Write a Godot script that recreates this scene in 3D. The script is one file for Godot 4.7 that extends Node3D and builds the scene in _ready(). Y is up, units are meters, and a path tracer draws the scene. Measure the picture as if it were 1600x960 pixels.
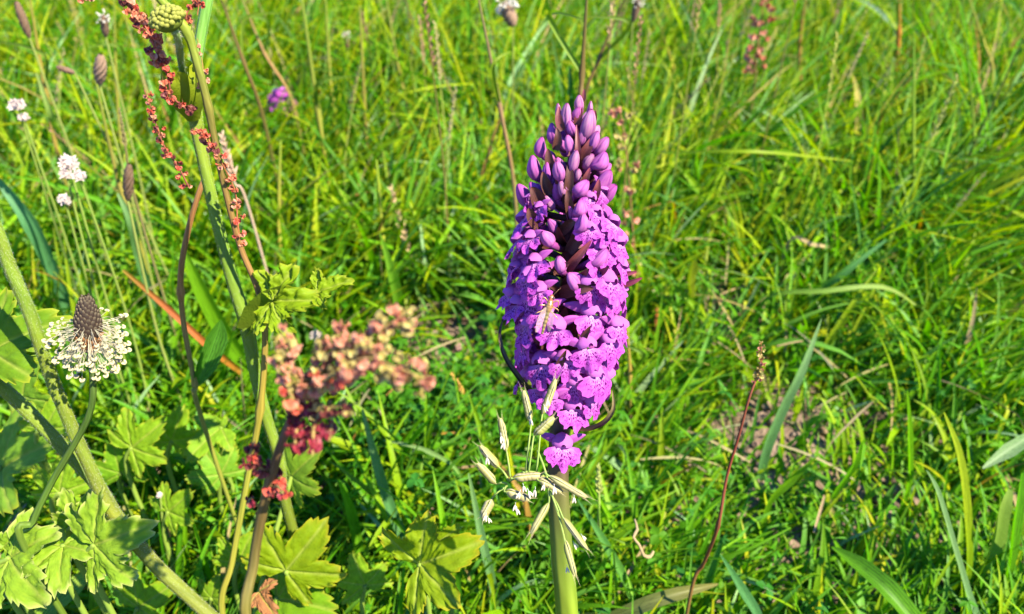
extends Node3D

# ---------------------------------------------------------------- camera numbers
const CAM_H := 0.40
const PITCH := 38.0
const VFOV := 45.0
var fpx := 480.0 / tan(deg_to_rad(VFOV / 2.0))
var eye := Vector3(0, CAM_H, 0)
var look := Basis(Vector3.RIGHT, deg_to_rad(-PITCH))
var rng := RandomNumberGenerator.new()
var bumps := FastNoiseLite.new()
var patchy := FastNoiseLite.new()
var fine := FastNoiseLite.new()
var M := {}
var used := {}
var bare: Array = []            # x, z, radius of the places where soil shows

# ---------------------------------------------------------------- mesh collecting
class MB:
	var v := PackedVector3Array()
	var c := PackedColorArray()
	var t := PackedVector2Array()
	var ix := PackedInt32Array()
	func add(p: Vector3, col: Color, uv := Vector2.ZERO) -> int:
		v.append(p); c.append(col); t.append(uv)
		return v.size() - 1
	func tri(a: int, b: int, d: int) -> void:
		ix.append(a); ix.append(b); ix.append(d)
	func grid(rows: int, cols: int, f: Callable, closed := false) -> void:
		# f(row 0..1, column 0..1) gives [point, colour, uv]
		var base := v.size()
		for r in rows + 1:
			for k in cols + 1:
				var q: Array = f.call(float(r) / rows, float(k) / cols)
				add(q[0], q[1], q[2] if q.size() > 2 else Vector2(float(k) / cols, float(r) / rows))
		for r in rows:
			for k in cols:
				var a := base + r * (cols + 1) + k
				tri(a, a + 1, a + cols + 1)
				tri(a + 1, a + cols + 2, a + cols + 1)
	func tube(pts: Array, rad: Array, sides: int, cols: Array, ribs := 0.0, nribs := 8) -> void:
		var base := v.size()
		var n := pts.size()
		var tan0: Vector3 = (pts[1] - pts[0]).normalized()
		var side := tan0.cross(Vector3(0.3, 0.1, 1.0)).normalized()
		for i in n:
			var tg: Vector3 = (pts[mini(i + 1, n - 1)] - pts[maxi(i - 1, 0)]).normalized()
			side = (side - tg * side.dot(tg)).normalized()
			var up := tg.cross(side)
			for k in sides + 1:
				var a := TAU * k / sides
				var r: float = rad[i] * (1.0 + ribs * cos(a * nribs))
				var col: Color = cols[i] if cols.size() == n else cols[0]
				var worn := 1.0 + 0.10 * sin(i * 0.9 + a * 2.0) + 0.08 * sin(i * 2.3 + a * 5.0 + 1.0)
				col = Color(col.r * (worn + 0.06 * sin(i * 0.37 + a)), col.g * worn, col.b * worn)
				if ribs != 0.0:
					col = col.lerp(Color(col.r * 1.3, col.g * 1.25, col.b * 1.5), 0.5 + 0.5 * cos(a * nribs))
				add(pts[i] + (side * cos(a) + up * sin(a)) * r, col, Vector2(float(k) / sides, float(i) / n))
		for i in n - 1:
			for k in sides:
				var a := base + i * (sides + 1) + k
				tri(a, a + sides + 1, a + 1)
				tri(a + 1, a + sides + 1, a + sides + 2)
		for e in [0, n - 1]:
			var mid := add(pts[e], cols[e] if cols.size() == n else cols[0])
			for k in sides:
				var a: int = base + e * (sides + 1) + k
				if e == 0: tri(mid, a, a + 1)
				else: tri(mid, a + 1, a)
	func ribbon(pts: Array, wid: Array, face: Vector3, cols: Array, fold := 0.25, across := 2, twist := 0.0) -> void:
		var base := v.size()
		var n := pts.size()
		for i in n:
			var tg: Vector3 = (pts[mini(i + 1, n - 1)] - pts[maxi(i - 1, 0)]).normalized()
			var side := tg.cross(face).normalized()
			if twist != 0.0: side = side.rotated(tg, twist * i / (n - 1))
			var up := side.cross(tg).normalized()
			for k in across + 1:
				var u := 2.0 * k / across - 1.0
				var w: float = wid[i]
				add(pts[i] + side * u * w * 0.5 + up * (absf(u) - 0.5) * w * fold, cols[i] if cols.size() == n else cols[0], Vector2(0.5 + u * 0.5, float(i) / (n - 1)))
		for i in n - 1:
			for k in across:
				var a := base + i * (across + 1) + k
				tri(a, a + across + 1, a + 1)
				tri(a + 1, a + across + 1, a + across + 2)
	func ball(at: Vector3, r: Vector3, b: Basis, col: Color, col2: Color, rings := 6, sides := 8, point := 0.0) -> void:
		# an egg along b.y; point > 0 draws its top out to a tip
		grid(rings, sides, func(s, k):
			var a: float = s * PI
			var w := sin(a)
			if point > 0.0: w *= lerpf(1.0, pow(1.0 - s, 0.5) + 0.25 * s, point)
			var q := Vector3(cos(k * TAU) * w * r.x, -cos(a) * r.y, sin(k * TAU) * w * r.z)
			return [at + b * q, col.lerp(col2, s)])
	func done(mat: Material) -> ArrayMesh:
		var n := PackedVector3Array()
		n.resize(v.size())
		for k in range(0, ix.size(), 3):
			var q := (v[ix[k + 2]] - v[ix[k]]).cross(v[ix[k + 1]] - v[ix[k]])
			n[ix[k]] += q; n[ix[k + 1]] += q; n[ix[k + 2]] += q
		for k in n.size():
			n[k] = n[k].normalized() if n[k].length_squared() > 1e-30 else Vector3.UP
		var a := []
		a.resize(Mesh.ARRAY_MAX)
		a[Mesh.ARRAY_VERTEX] = v; a[Mesh.ARRAY_NORMAL] = n; a[Mesh.ARRAY_COLOR] = c
		a[Mesh.ARRAY_TEX_UV] = t; a[Mesh.ARRAY_INDEX] = ix
		var m := ArrayMesh.new()
		m.add_surface_from_arrays(Mesh.PRIMITIVE_TRIANGLES, a)
		m.surface_set_material(0, mat)
		return m

# ---------------------------------------------------------------- naming and placing
func numbered(called: String) -> String:
	if not used.has(called):
		used[called] = 0
		return called
	used[called] += 1
	return "%s_%03d" % [called, used[called]]

func tag(o: Node3D, label: String, category: String, group := "", kind := "") -> Node3D:
	if label: o.set_meta("label", label)
	if category: o.set_meta("category", category)
	if group: o.set_meta("group", group)
	if kind: o.set_meta("kind", kind)
	return o

func thing(called: String, at: Vector3, label: String, category: String, group := "") -> Node3D:
	var o := Node3D.new()
	o.name = numbered(called)
	o.position = at
	add_child(o)
	return tag(o, label, category, group)

func part(called: String, mesh: Mesh, parent: Node3D, xf := Transform3D()) -> MeshInstance3D:
	# xf and the mesh are in world space unless the parent is the root or a part
	var o := MeshInstance3D.new()
	o.name = called
	o.mesh = mesh
	o.transform = xf
	parent.add_child(o, true)
	return o

func wpart(called: String, mesh: Mesh, parent: Node3D, xf := Transform3D()) -> MeshInstance3D:
	# a part whose mesh or transform is given in world space, under a thing that stands at its base
	return part(called, mesh, parent, Transform3D(Basis(), -parent.position) * xf)

func one(called: String, mesh: Mesh, label: String, category: String, group := "") -> MeshInstance3D:
	var o := part(numbered(called), mesh, self)
	tag(o, label, category, group)
	return o

func scatter(called: String, mesh: Mesh, places: Array, tints: PackedColorArray, parent: Node3D, stuff := true) -> MultiMeshInstance3D:
	var mm := MultiMesh.new()
	mm.transform_format = MultiMesh.TRANSFORM_3D
	mm.use_colors = true
	mm.mesh = mesh
	mm.instance_count = places.size()
	for k in places.size():
		mm.set_instance_transform(k, places[k])
		mm.set_instance_color(k, tints[k])
	var o := MultiMeshInstance3D.new()
	o.multimesh = mm
	o.name = called
	if stuff: o.set_meta("kind", "stuff")
	parent.add_child(o, true)
	return o

func ray(px: float, py: float) -> Vector3: return look * Vector3((px - 800.0) / fpx, (480.0 - py) / fpx, -1.0)
func P(px: float, py: float, depth: float) -> Vector3: return eye + ray(px, py) * depth
func PH(px: float, py: float, h: float) -> Vector3:
	var d := ray(px, py)
	return eye + d * ((h - eye.y) / d.y)
func PF(px: float, py: float, forward: float) -> Vector3:
	var d := ray(px, py)
	return eye + d * (forward / -d.z)
func depth_of(p: Vector3) -> float: return (look.inverse() * (p - eye)).z * -1.0
func px_at(p: Vector3) -> float: return depth_of(p) / fpx      # metres per photo pixel there
func gh(x: float, z: float) -> float:
	var h := bumps.get_noise_2d(x * 100.0, z * 100.0) * 0.018 + fine.get_noise_2d(x * 400.0, z * 400.0) * 0.004
	for b in bare:
		var d = Vector2(x - b[0], z - b[1]).length() / b[2]
		if d < 1.6: h += 0.010 * exp(-d * d * 1.5) + fine.get_noise_2d(x * 1500.0, z * 1500.0) * 0.005 * exp(-d * d)
	return h

func smooth(pts: Array, per := 6) -> Array:
	var out := []
	var n := pts.size()
	for i in n - 1:
		var a: Vector3 = pts[maxi(i - 1, 0)]
		var b: Vector3 = pts[i]
		var c: Vector3 = pts[i + 1]
		var d: Vector3 = pts[mini(i + 2, n - 1)]
		for k in per:
			out.append(b.cubic_interpolate(c, a, d, float(k) / per))
	out.append(pts[n - 1])
	return out

func spread_f(vals: Array, n: int) -> Array:
	var out := []
	for i in n:
		var s := float(i) / (n - 1) * (vals.size() - 1)
		var k := mini(int(s), vals.size() - 2)
		out.append(lerpf(vals[k], vals[k + 1], s - k))
	return out

func spread_c(vals: Array, n: int) -> Array:
	var out := []
	for i in n:
		var s := float(i) / (n - 1) * (vals.size() - 1)
		var k := mini(int(s), vals.size() - 2)
		var a: Color = vals[k]
		out.append(a.lerp(vals[k + 1], s - k))
	return out

func rc(a: float, b: float) -> float: return rng.randf_range(a, b)
func vary(c: Color, by := 0.15) -> Color:
	var k := rc(1.0 - by, 1.0 + by)
	return Color(c.r * k * rc(1 - by * 0.5, 1 + by * 0.5), c.g * k, c.b * k * rc(1 - by, 1 + by))

# ---------------------------------------------------------------- materials
func tex(im: Image) -> ImageTexture:
	im.generate_mipmaps()
	return ImageTexture.create_from_image(im)

func mat(rough: float, back := Color(0, 0, 0), map: Texture2D = null, spec := 0.5) -> StandardMaterial3D:
	var m := StandardMaterial3D.new()
	m.vertex_color_use_as_albedo = true
	m.roughness = rough
	m.metallic_specular = spec
	m.cull_mode = BaseMaterial3D.CULL_DISABLED
	if map: m.albedo_texture = map
	if back.r + back.g + back.b > 0.0:
		m.backlight_enabled = true
		m.backlight = back
	return m

func stripes(w: int, h: int, seed_: int, deep: float, blots: float) -> ImageTexture:
	# long veins with a pale midrib, and a little blotching
	var n := FastNoiseLite.new()
	n.seed = seed_
	n.frequency = 0.05
	var im := Image.create(w, h, false, Image.FORMAT_RGB8)
	for y in h:
		for x in w:
			var u := (x + 0.5) / w
			var k := 1.0 - deep * (0.5 + 0.5 * cos(u * TAU * 9.0 + n.get_noise_2d(x * 0.3, y * 0.15) * 2.0))
			k *= 1.0 - blots * maxf(0.0, n.get_noise_2d(x * 3.0, y * 0.8 + 300.0))
			if absf(u - 0.5) < 0.035: k = minf(1.0, k * 1.15)
			im.set_pixel(x, y, Color(k, k, k * 0.97))
	return tex(im)

func lip_pattern() -> ImageTexture:
	# planar over the lip: throat at (0.5, 0), tip at v = 1
	var n := FastNoiseLite.new()
	n.seed = 9
	n.frequency = 1.0
	var im := Image.create(256, 256, false, Image.FORMAT_RGB8)
	for y in 256:
		for x in 256:
			var q := Vector2((x - 127.5) / 127.5, y / 255.0 * 1.25)
			var r := q.length()
			var th := atan2(q.x, q.y)
			var base := Color(0.88, 0.50, 0.90).lerp(Color(1.0, 0.86, 1.0), clampf(1.15 - r * 1.5, 0, 1))
			var k := 0.0
			# short radial dashes near the throat
			var ray_no := th * 11.0 / PI
			var off := absf(ray_no - roundf(ray_no))
			var lane := int(roundf(ray_no))
			var phase := 0.13 * sin(lane * 2.7)
			if absf(th) < 1.0 and r > 0.16 + phase * 0.3 and r < 0.62 + phase:
				var broken := sin(r * 30.0 + lane * 1.9)
				if off < 0.21 + 0.06 * sin(r * 20.0) and broken > -0.45: k = 1.0
			# loops and squiggles further out
			var s := absf(n.get_noise_2d(q.x * 4.2 + 7.0, q.y * 4.2))
			if r > 0.42 and r < 0.9 and absf(th) < 1.15 and s < 0.085: k = maxf(k, 0.9)
			var dot := n.get_noise_2d(q.x * 9.0 + 40.0, q.y * 9.0)
			if r > 0.6 and r < 0.92 and dot > 0.42: k = maxf(k, 0.8)
			var veins := 0.94 + 0.06 * sin(th * 40.0 + n.get_noise_2d(q.x * 3.0, q.y * 3.0) * 4.0)
			var c := base * Color(veins, veins, veins)
			im.set_pixel(x, y, c.lerp(Color(0.42, 0.05, 0.46), k))
	return tex(im)

func crinkle(m: StandardMaterial3D) -> void:
	# the fine net of veins between the ribs of a leaf
	var n := FastNoiseLite.new()
	n.seed = 31
	n.noise_type = FastNoiseLite.TYPE_CELLULAR
	n.cellular_return_type = FastNoiseLite.RETURN_DISTANCE2_SUB
	n.frequency = 0.055
	var hi := Image.create(256, 256, false, Image.FORMAT_L8)
	var al := Image.create(256, 256, false, Image.FORMAT_RGB8)
	for y in 256:
		for x in 256:
			var a := TAU * x / 256.0
			var b := TAU * y / 256.0
			var k := clampf(0.5 + 0.5 * n.get_noise_3dv(Vector3(cos(a) * 40.0 + cos(b) * 17.0, sin(a) * 40.0 + sin(b) * 17.0, sin(b) * 37.0)), 0, 1)
			hi.set_pixel(x, y, Color(k, k, k))
			var c := 0.80 + 0.20 * (1.0 - k)
			al.set_pixel(x, y, Color(c, c, c * 0.95))
	m.albedo_texture = tex(al)
	m.uv1_triplanar = true
	m.uv1_scale = Vector3(60, 60, 60)
	m.heightmap_enabled = true
	m.heightmap_texture = tex(hi)
	m.heightmap_scale = 0.06

func soil_maps() -> Array:
	var n := FastNoiseLite.new()
	n.seed = 21
	n.frequency = 0.02
	n.fractal_octaves = 5
	var im := Image.create(256, 256, false, Image.FORMAT_RGB8)
	var hi := Image.create(256, 256, false, Image.FORMAT_L8)
	for y in 256:
		for x in 256:
			var a := TAU * x / 256.0
			var b := TAU * y / 256.0
			var p := Vector3(cos(a) * 60.0 + cos(b) * 25.0, sin(a) * 60.0 + sin(b) * 25.0, sin(b) * 55.0 + cos(b) * 30.0)
			var k := 0.5 + 0.5 * n.get_noise_3dv(p)
			var k2 := 0.5 + 0.5 * n.get_noise_3dv(p * 4.0 + Vector3(90, 0, 0))
			var c := Color(0.29, 0.235, 0.185).lerp(Color(0.57, 0.495, 0.42), clampf(k * 0.9 + k2 * 0.5 - 0.25, 0, 1))
			im.set_pixel(x, y, c)
			hi.set_pixel(x, y, Color(k * 0.6 + k2 * 0.4, 0, 0))
	return [tex(im), tex(hi)]

func materials() -> void:
	var veins := stripes(64, 256, 3, 0.22, 0.35)
	M.blade = mat(0.5, Color(0.92, 1.0, 0.14), veins, 0.32)
	M.leaf = mat(0.55, Color(0.80, 0.88, 0.14), null, 0.25)
	crinkle(M.leaf)
	M.stem = mat(0.55, Color(0.2, 0.22, 0.06), null, 0.25)
	for key in ["glume"]: M[key] = mat(0.6, Color(0.5, 0.5, 0.25), null, 0.3)
	M.straw = mat(0.6, Color(0.55, 0.5, 0.35), veins, 0.35)
	M.hair = mat(0.5, Color(0.7, 0.7, 0.66), null, 0.4)
	M.petal = mat(0.62, Color(0.74, 0.58, 0.76), null, 0.16)
	M.pale = mat(0.6, Color(0.5, 0.48, 0.45), null, 0.3)
	M.lip = mat(0.55, Color(0.74, 0.58, 0.76), lip_pattern(), 0.25)
	M.bract = mat(0.5, Color(0.3, 0.22, 0.16), veins, 0.4)
	M.valve = mat(0.5, Color(0.8, 0.6, 0.5), null, 0.35)
	M.dull = mat(0.75, Color(0.1, 0.1, 0.08), null, 0.3)
	M.shiny = mat(0.3, Color(0.2, 0.18, 0.1), null, 0.5)
	for key in ["leaf", "stem", "hair", "petal", "lip", "bract", "valve", "dull", "shiny", "pale", "glume", "straw"]:
		M[key].albedo_color = Color(0.62, 0.62, 0.62).linear_to_srgb()
	var s := soil_maps()
	var soil := mat(0.95, Color(0, 0, 0), s[0], 0.2)
	soil.uv1_triplanar = true
	soil.uv1_world_triplanar = true
	soil.uv1_scale = Vector3(9, 9, 9)
	soil.heightmap_enabled = true
	soil.heightmap_texture = s[1]
	soil.heightmap_scale = 0.6
	M.soil = soil
	var wing := StandardMaterial3D.new()
	wing.transparency = BaseMaterial3D.TRANSPARENCY_ALPHA
	wing.albedo_color = Color(0.74, 0.62, 0.55, 0.4)
	wing.roughness = 0.3
	wing.cull_mode = BaseMaterial3D.CULL_DISABLED
	M.wing = wing

#@@MAIN
func _ready() -> void:
	rng.seed = 77
	bumps.seed = 5; bumps.frequency = 0.04
	patchy.seed = 11; patchy.frequency = 0.06
	fine.seed = 17; fine.frequency = 0.05
	# camera
	var cam := Camera3D.new()
	cam.name = "camera"
	add_child(cam)
	cam.fov = VFOV
	cam.near = 0.01
	cam.far = 60.0
	cam.transform = Transform3D(look, eye)
	var lens := CameraAttributesPhysical.new()
	lens.frustum_focal_length = 24.0 / (2.0 * tan(deg_to_rad(VFOV / 2.0)))
	lens.frustum_near = 0.01
	lens.frustum_far = 60.0
	lens.frustum_focus_distance = 0.262
	lens.exposure_aperture = 12.5
	cam.attributes = lens
	cam.current = true
	# sky, sun and exposure
	var env := Environment.new()
	env.background_mode = Environment.BG_SKY
	var sm := ProceduralSkyMaterial.new()
	sm.sky_top_color = Color(0.20, 0.38, 0.70)
	sm.sky_horizon_color = Color(0.66, 0.76, 0.88)
	sm.sky_curve = 0.12
	sm.ground_bottom_color = Color(0.12, 0.2, 0.05)
	sm.ground_horizon_color = Color(0.5, 0.6, 0.5)
	sm.sun_angle_max = 12.0
	sm.sky_energy_multiplier = 1.05
	var sky := Sky.new()
	sky.sky_material = sm
	env.sky = sky
	env.ambient_light_source = Environment.AMBIENT_SOURCE_SKY
	env.tonemap_mode = Environment.TONE_MAPPER_LINEAR
	env.tonemap_exposure = 3.7
	env.sdfgi_enabled = true
	env.ssao_enabled = true
	env.ssil_enabled = true
	var we := WorldEnvironment.new()
	we.name = "environment"
	we.environment = env
	add_child(we)
	var sun := DirectionalLight3D.new()
	sun.name = "sun"
	sun.light_energy = 1.6
	sun.light_color = Color(1.0, 0.96, 0.88)
	sun.light_angular_distance = 0.5
	sun.shadow_enabled = true
	add_child(sun)
	sun.look_at_from_position(Vector3(0.57, 0.76, 0.28), Vector3.ZERO)
	materials()
	for b in [[1240.0, 650.0, 0.062], [690.0, 520.0, 0.06], [668.0, 262.0, 0.06], [1120.0, 470.0, 0.05]]:
		var p := PH(b[0], b[1], 0.02)
		bare.append([p.x, p.z, b[2]])
	ground()
	meadow()
	hogweeds()
	broad_leaves()
	orchid()
	insect()
	brome()
	plantain_near()
	sorrels()
	far_flowers()
	stalks()
	blades_placed()
#@@END

# ---------------------------------------------------------------- ground and meadow
func ground() -> void:
	var mb := MB.new()
	var xs := []
	var zs := []
	for k in 111: xs.append(-1.1 + k * 0.02)
	for k in 8:
		var far := 1.1 + pow(2.0, k) * 0.1
		xs.push_front(-far); xs.append(far)
	for k in 126: zs.append(0.4 - k * 0.02)
	for k in 9:
		zs.append(-2.1 - pow(2.0, k) * 0.1)
	for k in 6: zs.push_front(0.4 + pow(2.0, k) * 0.2)
	for z in zs:
		for x in xs:
			mb.add(Vector3(x, gh(x, z), z), Color(1, 1, 1))
	var w := xs.size()
	for r in zs.size() - 1:
		for k in w - 1:
			var a := r * w + k
			mb.tri(a, a + w, a + 1)
			mb.tri(a + 1, a + w, a + w + 1)
	var g := part(numbered("ground"), mb.done(M.soil), self)
	tag(g, "brown soil under the meadow grass", "", "", "structure")
	# crumbs on the bare places
	var clod := MB.new()
	clod.ball(Vector3.ZERO, Vector3(1, 0.8, 0.9), Basis(), Color(1, 1, 1), Color(1, 1, 1), 6, 9)
	for k in clod.v.size():
		clod.v[k] *= 1.0 + 0.5 * fine.get_noise_3dv(clod.v[k] * 14.0)
	var lots := []
	var tint := PackedColorArray()
	for b in bare:
		for k in int(b[2] * 5200.0):
			var a := rc(0, TAU)
			var r: float = b[2] * sqrt(rng.randf()) * 1.25
			var x: float = b[0] + cos(a) * r
			var z: float = b[1] + sin(a) * r
			var s := 0.0010 + pow(rng.randf(), 5.0) * 0.0038
			lots.append(Transform3D(Basis.from_euler(Vector3(rc(0, 6), rc(0, 6), rc(0, 6))).scaled(Vector3(s, s, s)), Vector3(x, gh(x, z) + s * 0.3, z)))
			tint.append(vary(Color(1.05, 1.0, 0.97), 0.25))
	var o := scatter(numbered("soil_crumbs"), clod.done(M.soil), lots, tint, self)
	tag(o, "crumbs of pinkish brown soil on the bare patches", "soil", "", "stuff")

func blade_mesh(length: float, width: float, bend: float, start: float, kink: float, fold: float, twist: float, m: Material) -> ArrayMesh:
	var mb := MB.new()
	var pts := []
	var wid := []
	var cols := []
	var p := Vector3.ZERO
	var n := 8
	var ang := start
	for i in n + 1:
		var s := float(i) / n
		pts.append(p)
		wid.append(width * (0.55 + 0.45 * minf(1.0, s * 4.0)) * pow(maxf(0.0, 1.0 - pow(s, 2.2)), 0.8) + 0.0002)
		var k := 1.0
		cols.append(Color(1.08 * k, 1.0 * k, 1.0 * k).lerp(Color(1.3, 1.05, 1.0), 0.5 * maxf(0.0, s - 0.75) * 4.0).lerp(Color(1.25, 1.1, 1.4), maxf(0.0, 0.25 - s) * 2.0))
		ang += bend / n * (0.4 + 1.2 * s)
		if kink != 0.0 and i == 5: ang += kink
		p += Vector3(0, cos(ang), sin(ang)) * length / n
	mb.ribbon(pts, wid, Vector3(0.02, 0.3, -1.0).normalized(), cols, fold, 2, twist)
	return mb.done(m)

func bareness(x: float, z: float) -> float:
	var k := 0.0
	for b in bare:
		var d = Vector2(x - b[0], z - b[1]).length() / b[2]
		k = maxf(k, clampf(1.35 - d, 0.0, 1.0))
	return k

func meadow() -> void:
	var root := Node3D.new()
	root.name = "grass"
	add_child(root)
	tag(root, "dense green meadow grass with narrow bending blades", "grass", "", "stuff")
	var kinds := []
	for k in 26:
		var len_ := rc(0.07, 0.2)
		kinds.append([blade_mesh(len_, rc(0.0024, 0.0056), rc(0.1, 1.15), rc(0.0, 0.25), rc(0.9, 1.8) if k % 8 == 5 else 0.0, rc(0.12, 0.5), rc(-1.2, 1.2), M.blade), len_, [], PackedColorArray()])
	for k in 6:
		var len_ := rc(0.09, 0.15)
		kinds.append([blade_mesh(len_, rc(0.0075, 0.0105), rc(0.4, 1.5), rc(0.0, 0.3), 0.0, rc(0.15, 0.4), rc(-1.0, 1.0), M.blade), len_, [], PackedColorArray()])
	var greens := [Color(0.22, 0.42, 0.003), Color(0.32, 0.48, 0.002), Color(0.43, 0.52, 0.002), Color(0.14, 0.39, 0.01), Color(0.18, 0.42, 0.07), Color(0.10, 0.32, 0.003)]
	var count := 0
	while count < 122000:
		# more of them close by, fewer far away and outside the view
		var fwd := -0.12 + 2.3 * pow(rng.randf(), 1.1)
		var half := 0.42 + maxf(fwd, 0.0) * 0.82
		var x := rc(-half, half)
		var z := -fwd
		var b := bareness(x, z)
		if rng.randf() < b * 0.85: continue
		count += 1
		var clump := patchy.get_noise_2d(x * 100.0, z * 100.0)
		var tone := patchy.get_noise_2d(x * 60.0 + 500.0, z * 60.0)
		var kind: Array = kinds[rng.randi() % 26 if rng.randf() > 0.03 else 26 + rng.randi() % 6]
		var most := lerpf(0.075, 0.2, smoothstep(0.22, 0.8, fwd)) * (1.0 + 0.55 * clump) * (0.8 + 0.2 * smoothstep(0.5, -0.4, x))
		for q in bare.slice(0, 2):
			if Vector2(x - q[0], z - q[1] - 0.05).length() < q[2] * 1.5: most *= 0.6
		var s: float = clampf(most * rc(0.5, 1.15) / kind[1], 0.25, 1.7)
		var turn := rc(0, TAU) if rng.randf() < 0.55 else rng.randfn(2.2 + 2.0 * patchy.get_noise_2d(x * 40.0, z * 40.0 + 900.0), 0.7)
		var flat := rc(0.0, lerpf(0.5, 0.26, smoothstep(0.4, 1.0, fwd))) if rng.randf() < lerpf(0.78, 0.96, smoothstep(0.4, 1.0, fwd)) else rc(0.6, 1.3)
		var bs := Basis(Vector3.UP, turn) * Basis(Vector3.RIGHT, flat) * Basis(Vector3.UP, rc(-0.5, 0.5))
		var wide := lerpf(0.85, 1.25, rng.randf()) * lerpf(1.0, 0.62, smoothstep(0.4, 0.85, fwd))
		kind[2].append(Transform3D(bs * Basis.from_scale(Vector3(wide * (0.55 + 0.45 * s), s, s)), Vector3(x, gh(x, z) - 0.004, z)))
		var back := smoothstep(0.3, 0.75, fwd)
		var c: Color = greens[mini(5, int(clampf(rng.randf() + tone * 0.35, 0, 0.999) * 6.0))]
		c = c.lerp(Color(0.12, 0.36, 0.006), (1.0 - back) * 0.5)
		var odd := rng.randf() + (0.0 if rng.randf() < 0.35 + 0.65 * back else 0.2)
		if odd < 0.03: c = Color(0.50, 0.40, 0.16)
		elif odd < 0.037: c = Color(0.40, 0.22, 0.05)
		elif odd < 0.13: c = Color(0.46, 0.52, 0.01)
		elif odd < 0.18: c = Color(0.34, 0.54, 0.22)
		kind[3].append(vary(c, 0.22))
	for kind in kinds:
		scatter("blades", kind[0], kind[2], kind[3], root)
	# dead bits lying low
	var dead := Node3D.new()
	dead.name = "dry_grass"
	add_child(dead)
	tag(dead, "straw coloured dead grass lying between the green blades", "dry grass", "", "stuff")
	for k in 4:
		var mesh := blade_mesh(rc(0.03, 0.08), rc(0.0012, 0.0022), rc(0.2, 1.0), 0.0, 0.6 if k % 2 else 0.0, 0.3, rc(-2, 2), M.straw)
		var places := []
		var tints := PackedColorArray()
		for i in 110:
			var fwd := 0.05 + 1.7 * rng.randf()
			var half := 0.3 + fwd * 0.8
			var x := rc(-half, half)
			if i % 6 == 0:
				var b: Array = bare[rng.randi() % bare.size()]
				x = b[0] + rng.randfn(0, b[2] * 0.9)
				fwd = -b[1] + rng.randfn(0, b[2] * 0.9)
			places.append(Transform3D(Basis(Vector3.UP, rc(0, TAU)) * Basis(Vector3.RIGHT, rc(1.1, 1.6)), Vector3(x, gh(x, -fwd) + rc(0.003, 0.05), -fwd)))
			tints.append(vary(Color(0.40, 0.33, 0.13), 0.35))
		scatter("straws", mesh, places, tints, dead)
	# thin flowering grass among the blades further off
	var bloom := Node3D.new()
	bloom.name = "flowering_grass"
	add_child(bloom)
	tag(bloom, "thin flowering grass culms with small tan and purplish heads", "grass", "", "stuff")
	for k in 4:
		var mb := MB.new()
		var tall := 0.17 + 0.03 * k
		var lean := rc(0.01, 0.05)
		var pts := smooth([Vector3.ZERO, Vector3(0, tall * 0.5, lean * 0.3), Vector3(0, tall, lean)], 5)
		mb.tube(pts, spread_f([0.0008, 0.0006, 0.0003], pts.size()), 5, [Color(0.7, 1.15, 0.35), Color(0.9, 1.05, 0.6)])
		for j in 30:
			var y := 0.80 + 0.22 * j / 30.0
			var p: Vector3 = Vector3(0, tall * y, lean * y * y)
			var out := Vector3(cos(j * 2.4), rc(1.0, 2.2), sin(j * 2.4)).normalized()
			var l := rc(0.004, 0.007) * (1.4 - y * 0.6) * (0.8 + 0.3 * (k % 2))
			mb.ribbon([p, p + out * l * 0.5, p + out * l], [0.0006, 0.0016, 0.0002], Vector3(0.2, 0.3, 1).normalized(), [Color(1.0, 0.95, 0.8)], 0.4)
		var mesh := mb.done(M.glume)
		var places := []
		var tints := PackedColorArray()
		for i in 55:
			var fwd := rc(0.5, 1.7)
			var x := rc(-0.9, 0.9) * (0.4 + fwd * 0.55)
			var s := rc(0.7, 1.15)
			places.append(Transform3D(Basis(Vector3.UP, rc(0, TAU)) * Basis(Vector3.RIGHT, rc(-0.15, 0.2)).scaled(Vector3(s, s, s)), Vector3(x, gh(x, -fwd), -fwd)))
			tints.append(vary([Color(0.62, 0.48, 0.24), Color(0.50, 0.30, 0.22), Color(0.50, 0.54, 0.14)][i % 3], 0.2))
		scatter("culms", mesh, places, tints, bloom)
	# clover and other small round leaves low in the sward
	var low := Node3D.new()
	low.name = "clover_leaves"
	add_child(low)
	tag(low, "small round clover leaves low between the grass blades", "ground cover", "", "stuff")
	for k in 5:
		var mb := MB.new()
		var stalk := [Vector3(0, -0.03, 0.004), Vector3(0, -0.012, 0.001), Vector3.ZERO]
		mb.tube(stalk, [0.0005, 0.0004, 0.0004], 4, [Color(0.8, 1.0, 0.8)])
		for j in (3 if k < 3 else 5):
			var a := TAU * j / (3.0 if k < 3 else 5.0) + rc(-0.2, 0.2)
			var bs := Basis(Vector3.UP, a) * Basis(Vector3.RIGHT, rc(-0.1, 0.5))
			var l := rc(0.0055, 0.008)
			var slim := 0.42 if k < 3 else 0.24
			mb.grid(4, 4, func(s, u):
				var x: float = (u - 0.5) * 2.0
				var w: float = sin(pow(s, 0.85) * PI * 0.93 + 0.06) * l * slim
				var pale := 1.0 + 0.35 * exp(-pow((s - 0.55 + absf(x) * 0.15) / 0.1, 2.0))
				return [bs * Vector3(x * w, absf(x) * w * 0.3 - s * s * 0.0012, s * l), Color(pale, pale, pale)])
		var mesh := mb.done(M.leaf)
		var places := []
		var tints := PackedColorArray()
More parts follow.
